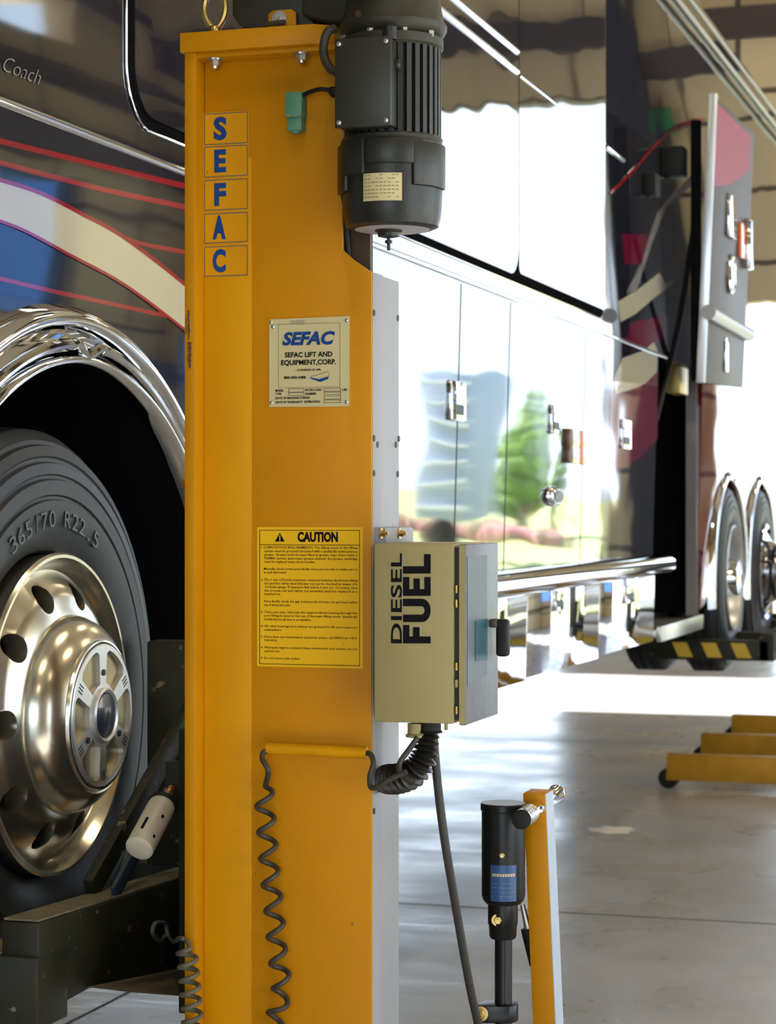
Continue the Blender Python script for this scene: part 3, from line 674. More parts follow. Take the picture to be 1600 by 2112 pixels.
# yellow bracket with bolt
bx0 = F(553, 0, 3.36)[0]; bx1 = F(610, 0, 3.36)[0]
b_ = B(); zz = 2.288; hh = F(580, 20, 3.36)[1]
prism(b_, [(bx0, 3.36, zz), (bx0, 3.36, hh-.006), (bx0+.008, 3.36, hh), (bx1-.008, 3.36, hh), (bx1, 3.36, hh-.006), (bx1, 3.36, zz)], (0, .006, 0)); br_ = obj('motor_bracket', b_, YEL, lift, bevel=.001)
bolt('bolt', (F(577, 0, 3.36)[0], 3.36, F(577, 38, 3.36)[1]), -Y, .0085, .01)
b_ = B(); tube(b_, spline([(F(525, 0, 3.35)[0], 3.35, 2.2905), (F(555, 0, 3.35)[0], 3.345, 2.297), (F(590, 0, 3.35)[0], 3.345, 2.299)], 6), .004, 8); obj('earth_wire', b_, CORD, lift)
# letter squares
for ch, v0, v1 in (('S', 233, 296), ('E', 301, 363), ('F', 370, 432), ('A', 439, 500), ('C', 507, 569)):
    y_ = YF-.0022; X0, Z1 = F(419, v0, y_); X1, Z0_ = F(513, v1, y_)
    b_ = B(); box(b_, X0, X1, y_, y_+.0006, Z0_, Z1); d = obj('letter_decal', b_, YEL2, lift, smooth=False)
    b_ = B(); q = .0012; yy = y_-.0001
    for (a, c, e, f) in ((X0+.002, X1-.002, Z1-.003, Z1-.003+q), (X0+.002, X1-.002, Z0_+.001, Z0_+.001+q), (X0+.002, X0+.002+q, Z0_+.001, Z1-.003), (X1-.002-q, X1-.002, Z0_+.001, Z1-.003)):
        box(b_, a, c, yy-.0003, yy+.0003, e, f)
    obj('border', b_, mat('blue_thin', (.04, .07, .12), .5), d, smooth=False)
    b_ = B(); cu = 454 if ch in 'SEF' else 452; vb = v1-10; xo, zo = F(cu, vb, y_)
    text_bm(b_, ch, (xo, y_-.0003, zo), X, Z, (.0345), (.0235 if ch in 'SAC' else .021), .0003, (.06 if ch == 'A' else .045), 0, 'CENTER'); obj('letter', b_, BLUE, d, smooth=False)
# name plate
y_ = YF-.0015; X0, Z1 = F(555, 659, y_); X1, Z0_ = F(720, 837, y_)
b_ = B(); prism(b_, [(X0, y_, Z0_), (X1, y_, Z0_-.001), (X1, y_, Z1+.002), (X0, y_, Z1)], (0, .0012, 0)); npl = obj('name_plate', b_, PLATE, lift, smooth=False)
def tx(parent, s, u, v, h, wpx, m, al='CENTER', off=.01, shear=0, yy=None, name='lettering', res=3):
    b = B(); yv = (y_-.0004) if yy is None else yy; x, z = F(u, v, yv); sc = 1/ (FPX/(-x*math.sin(YAW)*0+PY(u, v, yv).dot(Vector((FX, FY_, 0)))))
    text_bm(b, s, (x, yv, z), X, Z, h*sc, wpx*sc if wpx else None, .0002, off, shear, al, res); return obj(name, b, m, parent, smooth=False)
tx(npl, 'SEFAC', 636, 710, 25, 116, BLUE, off=.045, shear=.25)
tx(npl, 'SEFAC LIFT AND', 636, 736, 10, 104, BLACKP, off=.03)
tx(npl, 'EQUIPMENT,CORP.', 636, 752, 10, 120, BLACKP, off=.03)
tx(npl, '- A DIVISION OF APR.', 636, 765, 4.2, 56, BLACKP, off=.02)
tx(npl, '800-000-3488', 608, 781, 5, 48, BLACKP, off=.03)
for s, u, v, w_ in (('MODEL', 568, 808, 18), ('TYPE', 568, 815, 13), ('DATE OF MANUFACTURING', 568, 823.5, 75), ('DATE OF WARRANTY  EXPIRATION', 568, 832, 97), ('RATED LOAD', 630, 806.5, 35), ('NUMBER', 630, 814.5, 24), ('LBS', 706, 806, 10)):
    tx(npl, s, u, v, 4.6, w_, BLACKP, 'LEFT', off=.02)
b_ = B(); yv = y_-.0003
def rectline(b, u0, v0, u1, v1, t=.0005):
    (a, z1), (c, z0) = F(u0, v0, yv), F(u1, v1, yv)
    for q in ((a, c, z0, z0+t), (a, c, z1-t, z1), (a, a+t, z0, z1), (c-t, c, z0, z1)): box(b, q[0], q[1], yv-.0002, yv+.0002, q[2], q[3])
for r_ in ((595, 802, 627, 808.5), (595, 810, 627, 815.5), (668, 801, 703, 807), (668, 809, 703, 814), (668, 817, 703, 823), (668, 825, 703, 830.5)): rectline(b_, *r_)
rectline(b_, 574, 669, 701, 798, .0003); obj('form_lines', b_, BLACKP, npl, smooth=False)
b_ = B()
for u, v in ((559, 665), (563, 674), (715, 661), (560, 831), (715, 829)):
    x, z = F(u, v, y_); lathe(b_, (x, y_, z), -Y, [(0, .0032), (.0015, .0028), (.002, .001)], 12)
obj('rivet', b_, STEEL, npl)
b_ = B(); prism(b_, [(*F(639, 778, yv)[:1], yv, F(639, 778, yv)[1])]+[(F(u, v, yv)[0], yv, F(u, v, yv)[1]) for u, v in ((657, 782), (678, 776), (676, 782), (660, 788), (641, 781))], (0, -.0002, 0)); obj('blue_emblem', b_, BLUE, npl, smooth=False)
b_ = B(); P = [(F(u, v, yv)[0], yv, F(u, v, yv)[1]) for u, v in ((640, 777), (677, 766), (679, 776))]; tube(b_, P, .0003, 4); obj('emblem_outline', b_, BLACKP, npl, smooth=False)
b_ = B(); P = [(F(u, v, yv)[0], yv, F(u, v, yv)[1]) for u, v in ((599, 661), (628, 660), (628, 669), (599, 669))]; prism(b_, P, (0, -.0002, 0)); obj('tape_residue', b_, mat('tape_tan', (.36, .31, .18), .5), npl, smooth=False)
# caution sticker
y_ = YF-.0006; yv = y_-.0002
X0, Z1 = F(530, 1087, y_); X1, Z0_ = F(748, 1379, y_)
b_ = B(); box(b_, X0, X1, y_, y_+.0005, Z0_, Z1); cs = obj('caution_sticker', b_, LABY, lift, smooth=False)
b_ = B(); rectline(b_, 535, 1093, 742, 1374, .0009); (a, z_) = F(535, 1124, yv); box(b_, a, F(742, 1124, yv)[0], yv-.0002, yv+.0002, z_, z_+.0009); obj('border', b_, BLACKP, cs, smooth=False)
tx(cs, 'CAUTION', 655, 1116.5, 18.5, 88, BLACKP, off=.05, yy=yv)
b_ = B(); P = [(F(u, v, yv)[0], yv, F(u, v, yv)[1]) for u, v in ((567, 1117), (577, 1098.5), (587, 1117))]; prism(b_, P, (0, -.0002, 0)); obj('warning_triangle', b_, BLACKP, cs, smooth=False)
tx(cs, '!', 577, 1115.5, 12, 2.4, LABY, off=.04, yy=yv-.0005, name='exclamation_mark')
lines = [(1131, '1. LUBRICATION REQUIREMENTS. The lifting screw in this lifting', 538, 737), (1138.5, 'system must be properly lubricated with a quality #2 multi-purpose', 545, 737), (1146, 'grease. Grease must be kept filled in grease cups. If you have a', 545, 737), (1153.5, 'PERMA system (automatic grease system) the grease cartridge', 545, 737), (1160.5, 'must be replaced every three months.', 545, 650),
 (1175, 'Manually check screw periodically (once per month) to make sure it', 544, 737), (1182.5, 'is well lubricated.', 544, 591),
 (1197.5, '2. The 6 mm (.24 inch) maximum clearance between the bronze lifting', 538, 737), (1205, 'nut and the safety steel follower nut can be checked by means of a', 545, 737), (1212.5, '.16 feeler gauge. If clearance falls below 3 mm (or .12 inches), then', 545, 737), (1220, 'the bronze nut and safety nut assembly must be replaced as a', 545, 737), (1227, 'matched set.', 545, 579),
 (1242, 'Periodically check the gap between the bronze nut and steel safety', 545, 737), (1249.5, 'nut 4 times per year.', 545, 600),
 (1264, '3. Twice per year, lubricate the support thrust bearing through the', 538, 737), (1271.5, 'port fitting located at the top of the main lifting screw. Quality #2', 545, 737), (1279, 'multipurpose grease is acceptable.', 545, 642),
 (1293, '4. All other bearings and reducer are greased for life and require no', 538, 737), (1300.5, 'maintenance.', 545, 581),
 (1315, '5. If you have any maintenance questions, please call SEFAC at 1-410-', 538, 737), (1322.5, '964-0000.', 545, 572),
 (1337, '6. Warranty may be voided if these instructions and caution are not', 538, 737), (1344.5, 'carried out.', 545, 577), (1359, '7. Do not remove this sticker.', 538, 619)]
b_ = B()
for v, s, u0, u1 in lines:
    x0_, z_ = F(u0, v, yv); x1_, _ = F(u1, v, yv)
    text_bm(b_, s, (x0_, yv, z_), X, Z, .0036, x1_-x0_, .0001, .012, 0, 'LEFT', 1)
obj('instructions', b_, BLACKP, cs, smooth=False)
# grab bar that guides the cord
gz = F(650, 1549, 3.35)[1]; gx0 = F(551, 0, 3.35)[0]; gx1 = F(756, 0, 3.35)[0]
b_ = B(); lathe(b_, (gx0, 3.352, gz+.002), X+Vector((0, 0, -.012)), [(0, .0072), (0, .0094), (gx1-gx0, .0094), (gx1-gx0, .0072)], 24); gt = obj('cord_tube', b_, YEL2, lift)
# limit switch + cable
b_ = B(); X0, Z1 = F(587, 190, 3.345); X1, Zm = F(622, 240, 3.345); Zb = F(600, 268, 3.345)[1]
box(b_, X0, X1, 3.345, YF, Zm, Z1); sw = obj('limit_switch', b_, GRN, lift, bevel=.0015)
b_ = B(); box(b_, X0+.003, X1-.002, 3.349, YF, Zb, Zm); lathe(b_, ((X0+X1)/2, 3.36, Zb), -Z, [(0, .009), (.004, .006)], 16); obj('plunger', b_, GRN, sw, bevel=.001)
b_ = B()
for u, v in ((594, 238), (617, 236)):
    x, z = F(u, v, 3.344); lathe(b_, (x, 3.345, z), -Y, [(0, .0022), (.001, .002)], 10)
obj('screw', b_, BRASS, sw)
b_ = B(); tube(b_, spline([PY(621, 199, 3.355), PY(638, 190, 3.35), PY(660, 184, 3.345), PY(682, 186, 3.35)], 8), .0036, 10); obj('switch_cable', b_, RUB, sw)
b_ = B(); x, z = F(684, 187, 3.355); lathe(b_, (x, 3.372, z), -Y, [(0, .009), (.012, .008), (.02, .006)], 16); obj('cable_gland', b_, RUB, sw)
# rust and scratches on the flange edge
b_ = B()
random.seed(5)
for (u, v0, v1, wd) in ((389, 640, 700, 5), (391, 705, 760, 8), (384, 655, 690, 2)):
    P = []
    N = 14
    for i in range(N+1): P.append((u-wd*random.uniform(.2, .6), v0+(v1-v0)*i/N))
    for i in range(N, -1, -1): P.append((u+wd*random.uniform(.2, .6), v0+(v1-v0)*i/N))
    prism(b_, [(F(a, c, 3.3347)[0], 3.3347, F(a, c, 3.3347)[1]) for a, c in P], (0, .0005, 0))
obj('chipped_paint', b_, mat('rust_brown', (.10, .05, .012), .8), lift, smooth=False)
# white cover strip on the column's outer face
b_ = B(); yr = PX(793, 1056, x765+.004).y; ye = PX(826, 1056, x765).y; zt_ = PX(800, 572, x765).z
prism(b_, [(x765-.01, YF+.006, .06), (x765+.0012, YF+.004, .06), (x765+.0012, yr, .06), (x765-.003, yr+.004, .06), (x765-.003, ye, .06), (x765-.012, ye, .06)], (0, 0, zt_-.06)); cvr = obj('cover_strip', b_, COVER, lift, bevel=.001)
b_ = B()
for u, v in ((771, 645), (820, 656), (771, 904), (778, 917), (822, 905), (816, 917), (771, 976), (820, 978), (771, 1673)):
    p = PX(u, v, x765+.0012 if u < 793 else x765-.003); lathe(b_, p, X, [(0, .0055), (.0012, .005)], 16)
obj('cover_holes', b_, HOLE, cvr)
b_ = B(); box(b_, x765-.003, x765+.022, YF+.01, ye+.004, 1.445, 1.475); obj('collar', b_, COVER, cvr, bevel=.004)
for u in (784, 822):
    p = PX(u, 1100, x765+.022); bolt('collar_bolt', p, X, .006, .01, BRASS, cvr)
# motor
MX, MY = -1.034, 3.343
def mz(v): return 1.5+(1056-v)/1286
b_ = B(); N = 34; P = []
for k in range(N):
    a = 2*PI*k/N
    for dd, rr in ((-.28, .0785), (.28, .0785), (.36, .069), (.64, .069)):
        aa = a+dd*2*PI/N; P.append((MX+rr*math.cos(aa), MY+rr*math.sin(aa), mz(293)))
prism(b_, P, (0, 0, mz(103)-mz(293))); motor = obj('motor', b_, MOT, lift, bevel=0)
b_ = B(); lathe(b_, (MX, MY, mz(300)), Z, [(0, .079), (.007, .0815), (.010, .079)], 64); lathe(b_, (MX, MY, mz(108)), Z, [(0, .078), (.004, .082), (.018, .082), (.022, .074)], 64); obj('motor_flange', b_, GEAR, motor)
b_ = B(); lathe(b_, (MX, MY, mz(474)), Z, [(0, .064), (.004, .074), (.016, .0775), (.03, .079), (.06, .0805), (.135, .0805), (.141, .076)], 64); fc = obj('fan_cover', b_, MOT, motor, bevel=0)
b_ = B()
for (a, wd, z0, z1, rr) in ((-150, 18, 305, 402, .088), (-122, 18, 300, 372, .090), (-20, 30, 305, 395, .086)):
    a0, a1 = math.radians(a-wd/1), math.radians(a+wd/1)
    P = [(MX+rr*math.cos(a0+(a1-a0)*i/8), MY+rr*math.sin(a0+(a1-a0)*i/8), mz(z1)) for i in range(9)]+[(MX+.078*math.cos(a1-(a1-a0)*i/8), MY+.078*math.sin(a1-(a1-a0)*i/8), mz(z1)) for i in range(9)]
    prism(b_, P, (0, 0, mz(z0)-mz(z1)))
a0, a1 = math.radians(-104), math.radians(-38); P = [(MX+.0855*math.cos(a0+(a1-a0)*i/14), MY+.0855*math.sin(a0+(a1-a0)*i/14), mz(352)) for i in range(15)]+[(MX+.078*math.cos(a1-(a1-a0)*i/14), MY+.078*math.sin(a1-(a1-a0)*i/14), mz(352)) for i in range(15)]
prism(b_, P, (0, 0, mz(300)-mz(352)))
obj('cover_boss', b_, MOT, motor, bevel=.002)
b_ = B(); lathe(b_, (MX, MY, mz(476)), Z, [(0, .055), (.003, .066)], 48); obj('vent_disc', b_, mat('pale_aluminium', (.45, .45, .47), .5, .3), motor)
b_ = B(); lathe(b_, (MX-.003, MY-.01, mz(492)), Z, [(0, .008), (.002, .017), (.008, .018), (.010, .022), (.014, .022)], 24); cyl(b_, (MX-.003, MY-.01, mz(518)), (MX-.003, MY-.01, mz(490)), .0028, 10); cyl(b_, (MX-.003, MY-.01, mz(503)), (MX-.003, MY-.01, mz(497)), .006, 6); obj('release_shaft', b_, MOT, motor)
# rating plate, wrapped on the cover
a0, a1 = math.radians(-107), math.radians(-62); rr = .0812; n_ = 10
b_ = B(); P = [(MX+rr*math.cos(a0+(a1-a0)*i/n_), MY+rr*math.sin(a0+(a1-a0)*i/n_), mz(428)) for i in range(n_+1)]+[(MX+(rr-.001)*math.cos(a1-(a1-a0)*i/n_), MY+(rr-.001)*math.sin(a1-(a1-a0)*i/n_), mz(428)) for i in range(n_+1)]
prism(b_, P, (0, 0, mz(372)-mz(428))); rp = obj('rating_plate', b_, PLATE, motor)
b_ = B()
for k in range(7):
    zz = mz(376+k*7.4)
    for q in range(9):
        if random.random() < .25: continue
        a = math.radians(-104+q*4.6); ln = random.uniform(.003, .0055); c = Vector((MX+(rr+.0002)*math.cos(a), MY+(rr+.0002)*math.sin(a), zz)); tt = Vector((-math.sin(a), math.cos(a), 0)); nn = Vector((math.cos(a), math.sin(a), 0)); obox(b_, c, tt, nn, Z, ln, .0004, .0014)
obj('plate_print', b_, mat('faded_print', (.22, .19, .11), .5), rp, smooth=False)
# terminal box
b_ = B(); T0 = PY(694, 84, 3.240); T1 = PY(806, 258, 3.240)
box(b_, T0.x, T1.x, 3.240, 3.29, T1.z, T0.z); tb = obj('terminal_box', b_, MOT, motor, bevel=.004)
b_ = B(); box(b_, T0.x-.0015, T1.x+.0015, 3.234, 3.240, T1.z-.0015, T0.z+.0015); obj('box_lid', b_, mat('lid_black', (.026, .026, .017), .4, spec=.4), motor, bevel=.002)
b_ = B()
for x in (T0.x+.006, T1.x-.006):
    for z in (T0.z-.007, T1.z+.007): lathe(b_, (x, 3.234, z), -Y, [(0, .0042), (.002, .0038), (.0025, .001)], 14)
obj('lid_screw', b_, STEEL, motor)
b_ = B(); p = PY(813, 135, 3.27); lathe(b_, (T1.x, 3.268, p.z), X, [(0, .010), (.006, .010), (.009, .007)], 16); lathe(b_, (MX+.02, MY-.078, mz(105)), Z, [(0, .012), (.02, .012), (.026, .006)], 12); obj('cable_plug', b_, MOT, motor)
b_ = B(); tube(b_, spline([PY(690, 58, 3.30), PY(676, 66, 3.29), PY(668, 90, 3.285), PY(669, 118, 3.285), PY(680, 140, 3.28), PY(696, 150, 3.275)], 8), .0072, 14); obj('motor_lead', b_, CORD, motor)
b_ = B(); tube(b_, spline([PY(708, 400, 3.375), PY(712, 450, 3.38), PY(716, 500, 3.39), PY(722, 560, 3.40)], 6), .005, 10); obj('inner_cable', b_, RUB, motor)
# gear housing
gz0 = 2.296
b_ = B(); gx = F(487, 0, 3.40)[0]; gx2 = F(655, 0, 3.40)[0]
prism(b_, [(gx+.012, 3.38, gz0+.012), (gx+.03, 3.38, gz0), (gx2, 3.38, gz0), (gx2, 3.38, 2.45), (gx, 3.38, 2.45), (gx, 3.38, gz0+.03)], (0, .16, 0)); gh = obj('gear_housing', b_, GEAR, lift, bevel=.004)
b_ = B(); gx3 = F(775, 0, 3.32)[0]
prism(b_, [(gx2-.01, 3.345, gz0+.012), (gx2+.03, 3.345, gz0-.002), (gx3, 3.32, gz0-.008), (gx3, 3.32, 2.45), (gx2-.01, 3.345, 2.45)], (0, .17, 0)); obj('adapter', b_, GEAR, gh, bevel=.005)
b_ = B(); lathe(b_, (MX, MY+.005, mz(84)), Z, [(0, .072), (.004, .080), (.016, .0865), (.022, .0865), (.028, .082), (.06, .076), (.10, .074), (.18, .078)], 64); obj('bell', b_, GEAR, gh)
b_ = B(); p0 = PY(727, 62, 3.25); box(b_, p0.x, PY(768, 0, 3.25).x, 3.262, 3.33, PY(0, 48, 3.26).z, PY(0, 10, 3.26).z); obj('mount_pad', b_, GEAR, gh, bevel=.003)
b_ = B(); p = PY(738, 28, 3.26); lathe(b_, (p.x, 3.262, p.z), -Y, [(0, .005), (.001, .005)], 14); obj('pad_hole', b_, mat('rusty_hole', (.06, .02, .01), .8), gh)
b_ = B(); box(b_, PY(690, 0, 3.25).x, PY(748, 0, 3.25).x, 3.258, 3.34, PY(0, 9, 3.26).z, PY(0, 9, 3.26).z+.05); obj('pale_tag', b_, mat('pale_tag', (.75, .75, .66), .4), gh)
b_ = B()
for a in (-25, -60, -100, -150):
    c = (MX+.079*math.cos(math.radians(a)), MY+.005+.079*math.sin(math.radians(a)), mz(90)); lathe(b_, c, Z, [(0, .006), (.010, .006)], 6)
obj('flange_bolt', b_, STEEL, gh)
# ---- control box
BX0 = PY(771, 1056, 3.304).x; BX1 = -.925; DX1 = -.900
yb0, yb1 = 3.304, 3.505
bz1 = PY(850, 1121, 3.304).z; bz0 = PY(850, 1491, 3.304).z
xd0 = PY(945, 1056, 3.304).x; xg = PY(935, 1056, 3.304).x; xdf = PY(961, 1056, 3.304).x
b_ = B(); box(b_, BX0, xg, yb0, yb1, bz0, bz1); cb = obj('control_box', b_, BEIGE, lift, bevel=.003)
b_ = B(); box(b_, xg-.002, xd0+.002, yb0+.006, yb1-.006, bz0+.006, bz1-.006); obj('gasket', b_, HOLE, cb)
b_ = B(); box(b_, xd0, xdf, yb0+.001, yb1+.002, bz0-.002, bz1-.001); obj('box_door', b_, BOXD, cb, bevel=.003)
b_ = B(); box(b_, xd0+.0012, xdf-.0022, yb0+.0004, yb0+.0014, bz0, bz1-.003); obj('door_return', b_, BEIGE, cb)
for v in (1215, 1245, 1375, 1410, 1465):
    z = PY(940, v, yb0).z; b_ = B(); cyl(b_, ((xg+xd0)/2, yb0+.003, z-.006), ((xg+xd0)/2, yb0+.003, z+.006), .0028, 10); obj('hinge', b_, BRASS if v % 2 else BEIGE, cb)
# film window, knob
pA = PX(962, 1140, xdf); pB = PX(1003, 1390, xdf)
b_ = B(); prism(b_, [(xdf+.0004, pA.y+.002, 1.1955+.03), (xdf+.0004, pB.y, 1.2055+.03), (xdf+.0004, pB.y, 1.43), (xdf+.0004, pA.y+.002, 1.43)], (.0006, 0, 0)); obj('door_film', b_, GREYF, cb, smooth=False)
kz = PX(1010, 1300, xdf).z
k0 = PX(978, 1280, xdf); k1 = PX(1003, 1357, xdf)
b_ = B(); prism(b_, [(xdf+.001, k0.y, k0.z), (xdf+.001, k1.y, k0.z), (xdf+.001, k1.y, k1.z-.003), (xdf+.001, k0.y+.004, k1.z-.001), (xdf+.001, k0.y, k1.z+.012)], (.001, 0, 0)); obj('switch_plate', b_, TEAL, cb)
b_ = B(); ky = PX(1012, 1300, xdf).y; box(b_, xdf, xdf+.014, ky-.012, ky+.014, k0.z-.016, k0.z-.002); obj('knob_stem', b_, mat('knob_brown', (.05, .04, .025), .4), cb, bevel=.003)
b_ = B(); box(b_, xdf+.010, xdf+.031, ky-.011, ky+.011, k1.z+.001, k0.z-.002); obj('switch_knob', b_, RUB, cb, bevel=.006, seg=3)
# DIESEL FUEL lettering reads upwards
b_ = B(); yy = yb0-.0004; p0 = PY(828, 1327, yy); p1 = PY(828, 1141, yy); text_bm(b_, 'DIESEL', p0, Z, -X, .0175, p1.z-p0.z, .0002, .018, 0, 'LEFT', 4, 1.04)
obj('diesel_lettering', b_, BLACKP, cb, smooth=False)
b_ = B()
def glyph(pts, vb, wpx):   # pts in (advance 0..1, height 0..1), reading upwards from pixel row vb
    P = []
    for a_, h_ in pts:
        p = PY(888-57*(1-0)*h_, vb-wpx*a_, yy); P.append((p.x, yy, p.z))
    prism(b_, P, (0, -.0002, 0))
sw_ = .27
glyph([(0, 0), (.38, 0), (.38, .40), (.88, .40), (.88, .64), (.38, .64), (.38, .77), (1, .77), (1, 1), (0, 1)], 1327, 38)
U_ = [(0, 1), (0, .30)]+[(.5-.5*math.cos(PI*i/12), .30-.30*math.sin(PI*i/12)) for i in range(1, 12)]+[(1, .30), (1, 1), (.68, 1), (.68, .34)]+[(.5+.18*math.cos(PI*i/8), .34-.12*math.sin(PI*i/8)) for i in range(1, 8)]+[(.32, .34), (.32, 1)]
glyph(U_, 1283, 48)
glyph([(0, 0), (1, 0), (1, .23), (.36, .23), (.36, .39), (.92, .39), (.92, .62), (.36, .62), (.36, .77), (1, .77), (1, 1), (0, 1)], 1229, 39)
glyph([(0, 0), (1, 0), (1, .24), (.38, .24), (.38, 1), (0, 1)], 1183, 40)
obj('fuel_lettering', b_, BLACKP, cb, smooth=False)
b_ = B(); lathe(b_, PY(857, 1492, 3.36), -Z, [(0, .013), (.016, .013), (.018, .016), (.022, .016), (.023, .010)], 24); lathe(b_, PY(920, 1490, 3.36), -Z, [(0, .003), (.012, .003)], 10); obj('gland', b_, BEIGE, cb)
b_ = B(); lathe(b_, PY(885, 1490, 3.37), -Z, [(0, .019), (.012, .019), (.016, .022)], 24); obj('conduit_gland', b_, RUB, cb)
# corrugated conduit
path = spline([PY(883, 1500, 3.37), PY(879, 1535, 3.37), PY(872, 1568, 3.37), PY(852, 1594, 3.37), PY(822, 1606, 3.38), PY(800, 1607, 3.40), PY(785, 1608, 3.43)], 40)
L = 0; cum = [0]
for p, q in zip(path, path[1:]): L += (q-p).length; cum.append(L)
b_ = B(); NR = 19
def cr_(i):
    s = cum[i]/L; k = (s*NR) % 1; base = .0195+.006*min(1, s*2) - .007*max(0, s-.8)*5
    return base-.0095*(abs(k-.5)*2)**1.2
tube(b_, path, cr_, 24); obj('corrugated_conduit', b_, mat('conduit_black', (.016, .014, .010), .36, spec=.4), cb, ang=60)
# ---- carriage and forks
b_ = B(); prism(b_, [(-1.60, 3.225, .677), (-1.60, 3.42, .683), (-1.60, 3.95, .62), (-1.60, 3.95, .80), (-1.60, 3.225, .83)], (-.068, 0, 0)); car = obj('carriage_beam', b_, DKG, lift, bevel=.004)
b_ = B(); prism(b_, [(-1.603, 3.228, .8312), (-1.603, 3.95, .8012), (-1.665, 3.95, .8012), (-1.665, 3.228, .8312)], (0, 0, .0035)); obj('dirt_layer', b_, DUST, car)
b_ = B(); box(b_, -2.22, -1.598, 3.215, 3.33, .655, .775); obj('fork', b_, DKG, car, bevel=.004)
b_ = B(); box(b_, -2.2, -1.668, 3.217, 3.325, .7755, .779); obj('fork_dirt', b_, DUST, car)
b_ = B(); box(b_, -2.22, -1.598, 4.12, 4.24, .66, .78); box(b_, -1.665, -1.60, 3.95, 4.24, .66, .79); obj('fork', b_, DKG, car, bevel=.004)
b_ = B(); prism(b_, [(-1.598, 3.40, .690), (-1.598, 3.95, .622), (-1.598, 3.95, .60), (-1.598, 3.60, .638)], (.11, 0, 0)); obj('foot_plate', b_, DUST, car)
b_ = B(); box(b_, -1.49, -1.27, 3.545, 3.95, .62, 1.12); box(b_, -1.60, -1.27, 3.87, 3.95, .62, 1.12); obj('carriage_plate', b_, DKG, lift, bevel=.004)
b_ = B(); box(b_, -1.77, -1.60, 4.05, 4.118, .79, 1.24); obj('added_gap_plate', b_, DKG, car, bevel=.003)  # dark plate added to close the bright gap beside the wheel
p = PX(185, 1835, -1.66); q = PX(400, 1455, -1.66); d_ = (q-p).normalized()
b_ = B(); obox(b_, (p+q)/2, d_, X, d_.cross(X), (q-p).length, .02, .042); obj('brace', b_, DKG, car, bevel=.002)
p = PX(235, 1845, -1.61); q = PX(430, 1480, -1.61); d_ = (q-p).normalized()
b_ = B(); obox(b_, (p+q)/2, d_, X, d_.cross(X), (q-p).length, .008, .03); obj('brace_plate', b_, mat('brace_blue', (.018, .03, .045), .4), car, bevel=.001)
# lubricator canister
p = PX(286, 1752, -1.50); q = PX(334, 1662, -1.50); ax = (q-p).normalized(); Lc = (q-p).length
b_ = B(); lathe(b_, p, ax, [(0, .020), (.003, .0245), (Lc-.006, .0245), (Lc, .0235)], 32); can = obj('grease_canister', b_, WHT, lift)
b_ = B(); lathe(b_, q, ax, [(0, .0265), (.008, .0265), (.012, .015), (.018, .009), (.026, .009)], 28); obj('canister_cap', b_, RUB, can)
b_ = B(); lathe(b_, q+ax*.026, ax, [(0, .007), (.012, .007)], 6); obj('nipple', b_, STEEL, can)
b_ = B(); lathe(b_, q+ax*.034, ax, [(0, .008), (.003, .009), (.004, .006), (.016, .006)], 18); obj('fitting', b_, COPPER, can)
b_ = B(); a, u_, v_ = frame(ax); side = (Vector((0, 0, H))+Vector((0, 0, 0))-p); side = Vector((-p.x, -p.y, H-p.z)); side = (side-ax*side.dot(ax)).normalized(); tn = ax.cross(side)
for s0, w0, ln in ((.35, -.013, .03), (.2, .013, .006), (.62, .010, .007)):
    ang_ = w0/.0245; nn = side*math.cos(ang_)+tn*math.sin(ang_); obox(b_, p+ax*(s0*Lc)+nn*.0246, ax, nn.cross(ax), nn, ln, .005, .0006)
obj('canister_print', b_, BLACKP, can)
b_ = B(); box(b_, -1.52, -1.40, 3.56, 3.58, .98, 1.06)
obj('canister_bracket', b_, DKG, lift)
# base frame (below the picture)
b_ = B(); box(b_, -2.1, -1.0, 3.2, 3.3, .03, .17); box(b_, -2.1, -1.0, 4.2, 4.3, .03, .17); box(b_, -1.41, -1.0, 3.3, 4.2, .03, .16); obj('base_frame', b_, YELD, lift, bevel=.004)
b_ = B(); box(b_, x380, x765, 3.335, 3.54, .05, .07); obj('foot', b_, YELD, lift)
for (x, y) in ((-2.05, 3.25), (-2.05, 4.25), (-1.05, 3.25), (-1.05, 4.25)):
    b_ = B(); cyl(b_, (x, y-.03, .05), (x, y+.03, .05), .05, 20); obj('caster', b_, RUB, lift)

# ============================================================ CORDS
def helix(axis_pts, amp, turns, ph=0, nper=18):
    ax_ = spline(axis_pts, 40); N = int(turns*nper); out = []
    cumL = [0]
    for p, q in zip(ax_, ax_[1:]): cumL.append(cumL[-1]+(q-p).length)
    T = cumL[-1]; j = 0
    for i in range(N+1):
        s = T*i/N
        while j < len(cumL)-2 and cumL[j+1] < s: j += 1
        f = (s-cumL[j])/max(1e-9, cumL[j+1]-cumL[j]); p = ax_[j].lerp(ax_[j+1], f); d = (ax_[j+1]-ax_[j]).normalized()
        u = d.cross(Y).normalized(); v = d.cross(u); a = 2*PI*i/nper+ph
        out.append(p+(u*math.cos(a)+v*math.sin(a))*amp)
    return out
yc = 3.345
hp = helix([PY(543, 1612, yc), PY(549, 1700, yc), PY(556, 1790, yc), PY(565, 1880, yc), PY(573, 1970, yc), PY(580, 2040, yc), PY(566, 2112, yc), PY(560, 2200, yc)], .0135, 11, PI)
lead = spline([PY(552, 1549, 3.350), PY(543, 1552, 3.345), PY(541, 1566, 3.34), PY(553, 1590, 3.335)]+[hp[4]], 6)
b_ = B(); tube(b_, spline(lead+hp[6:], 2), .0045, 10)
P2 = spline([PY(757, 1553, 3.350), PY(766, 1558, 3.342), PY(770, 1575, 3.335), PY(763, 1600, 3.33), PY(764, 1622, 3.325), PY(775, 1624, 3.32), PY(795, 1612, 3.315), PY(820, 1600, 3.315), PY(838, 1592, 3.315)], 8)
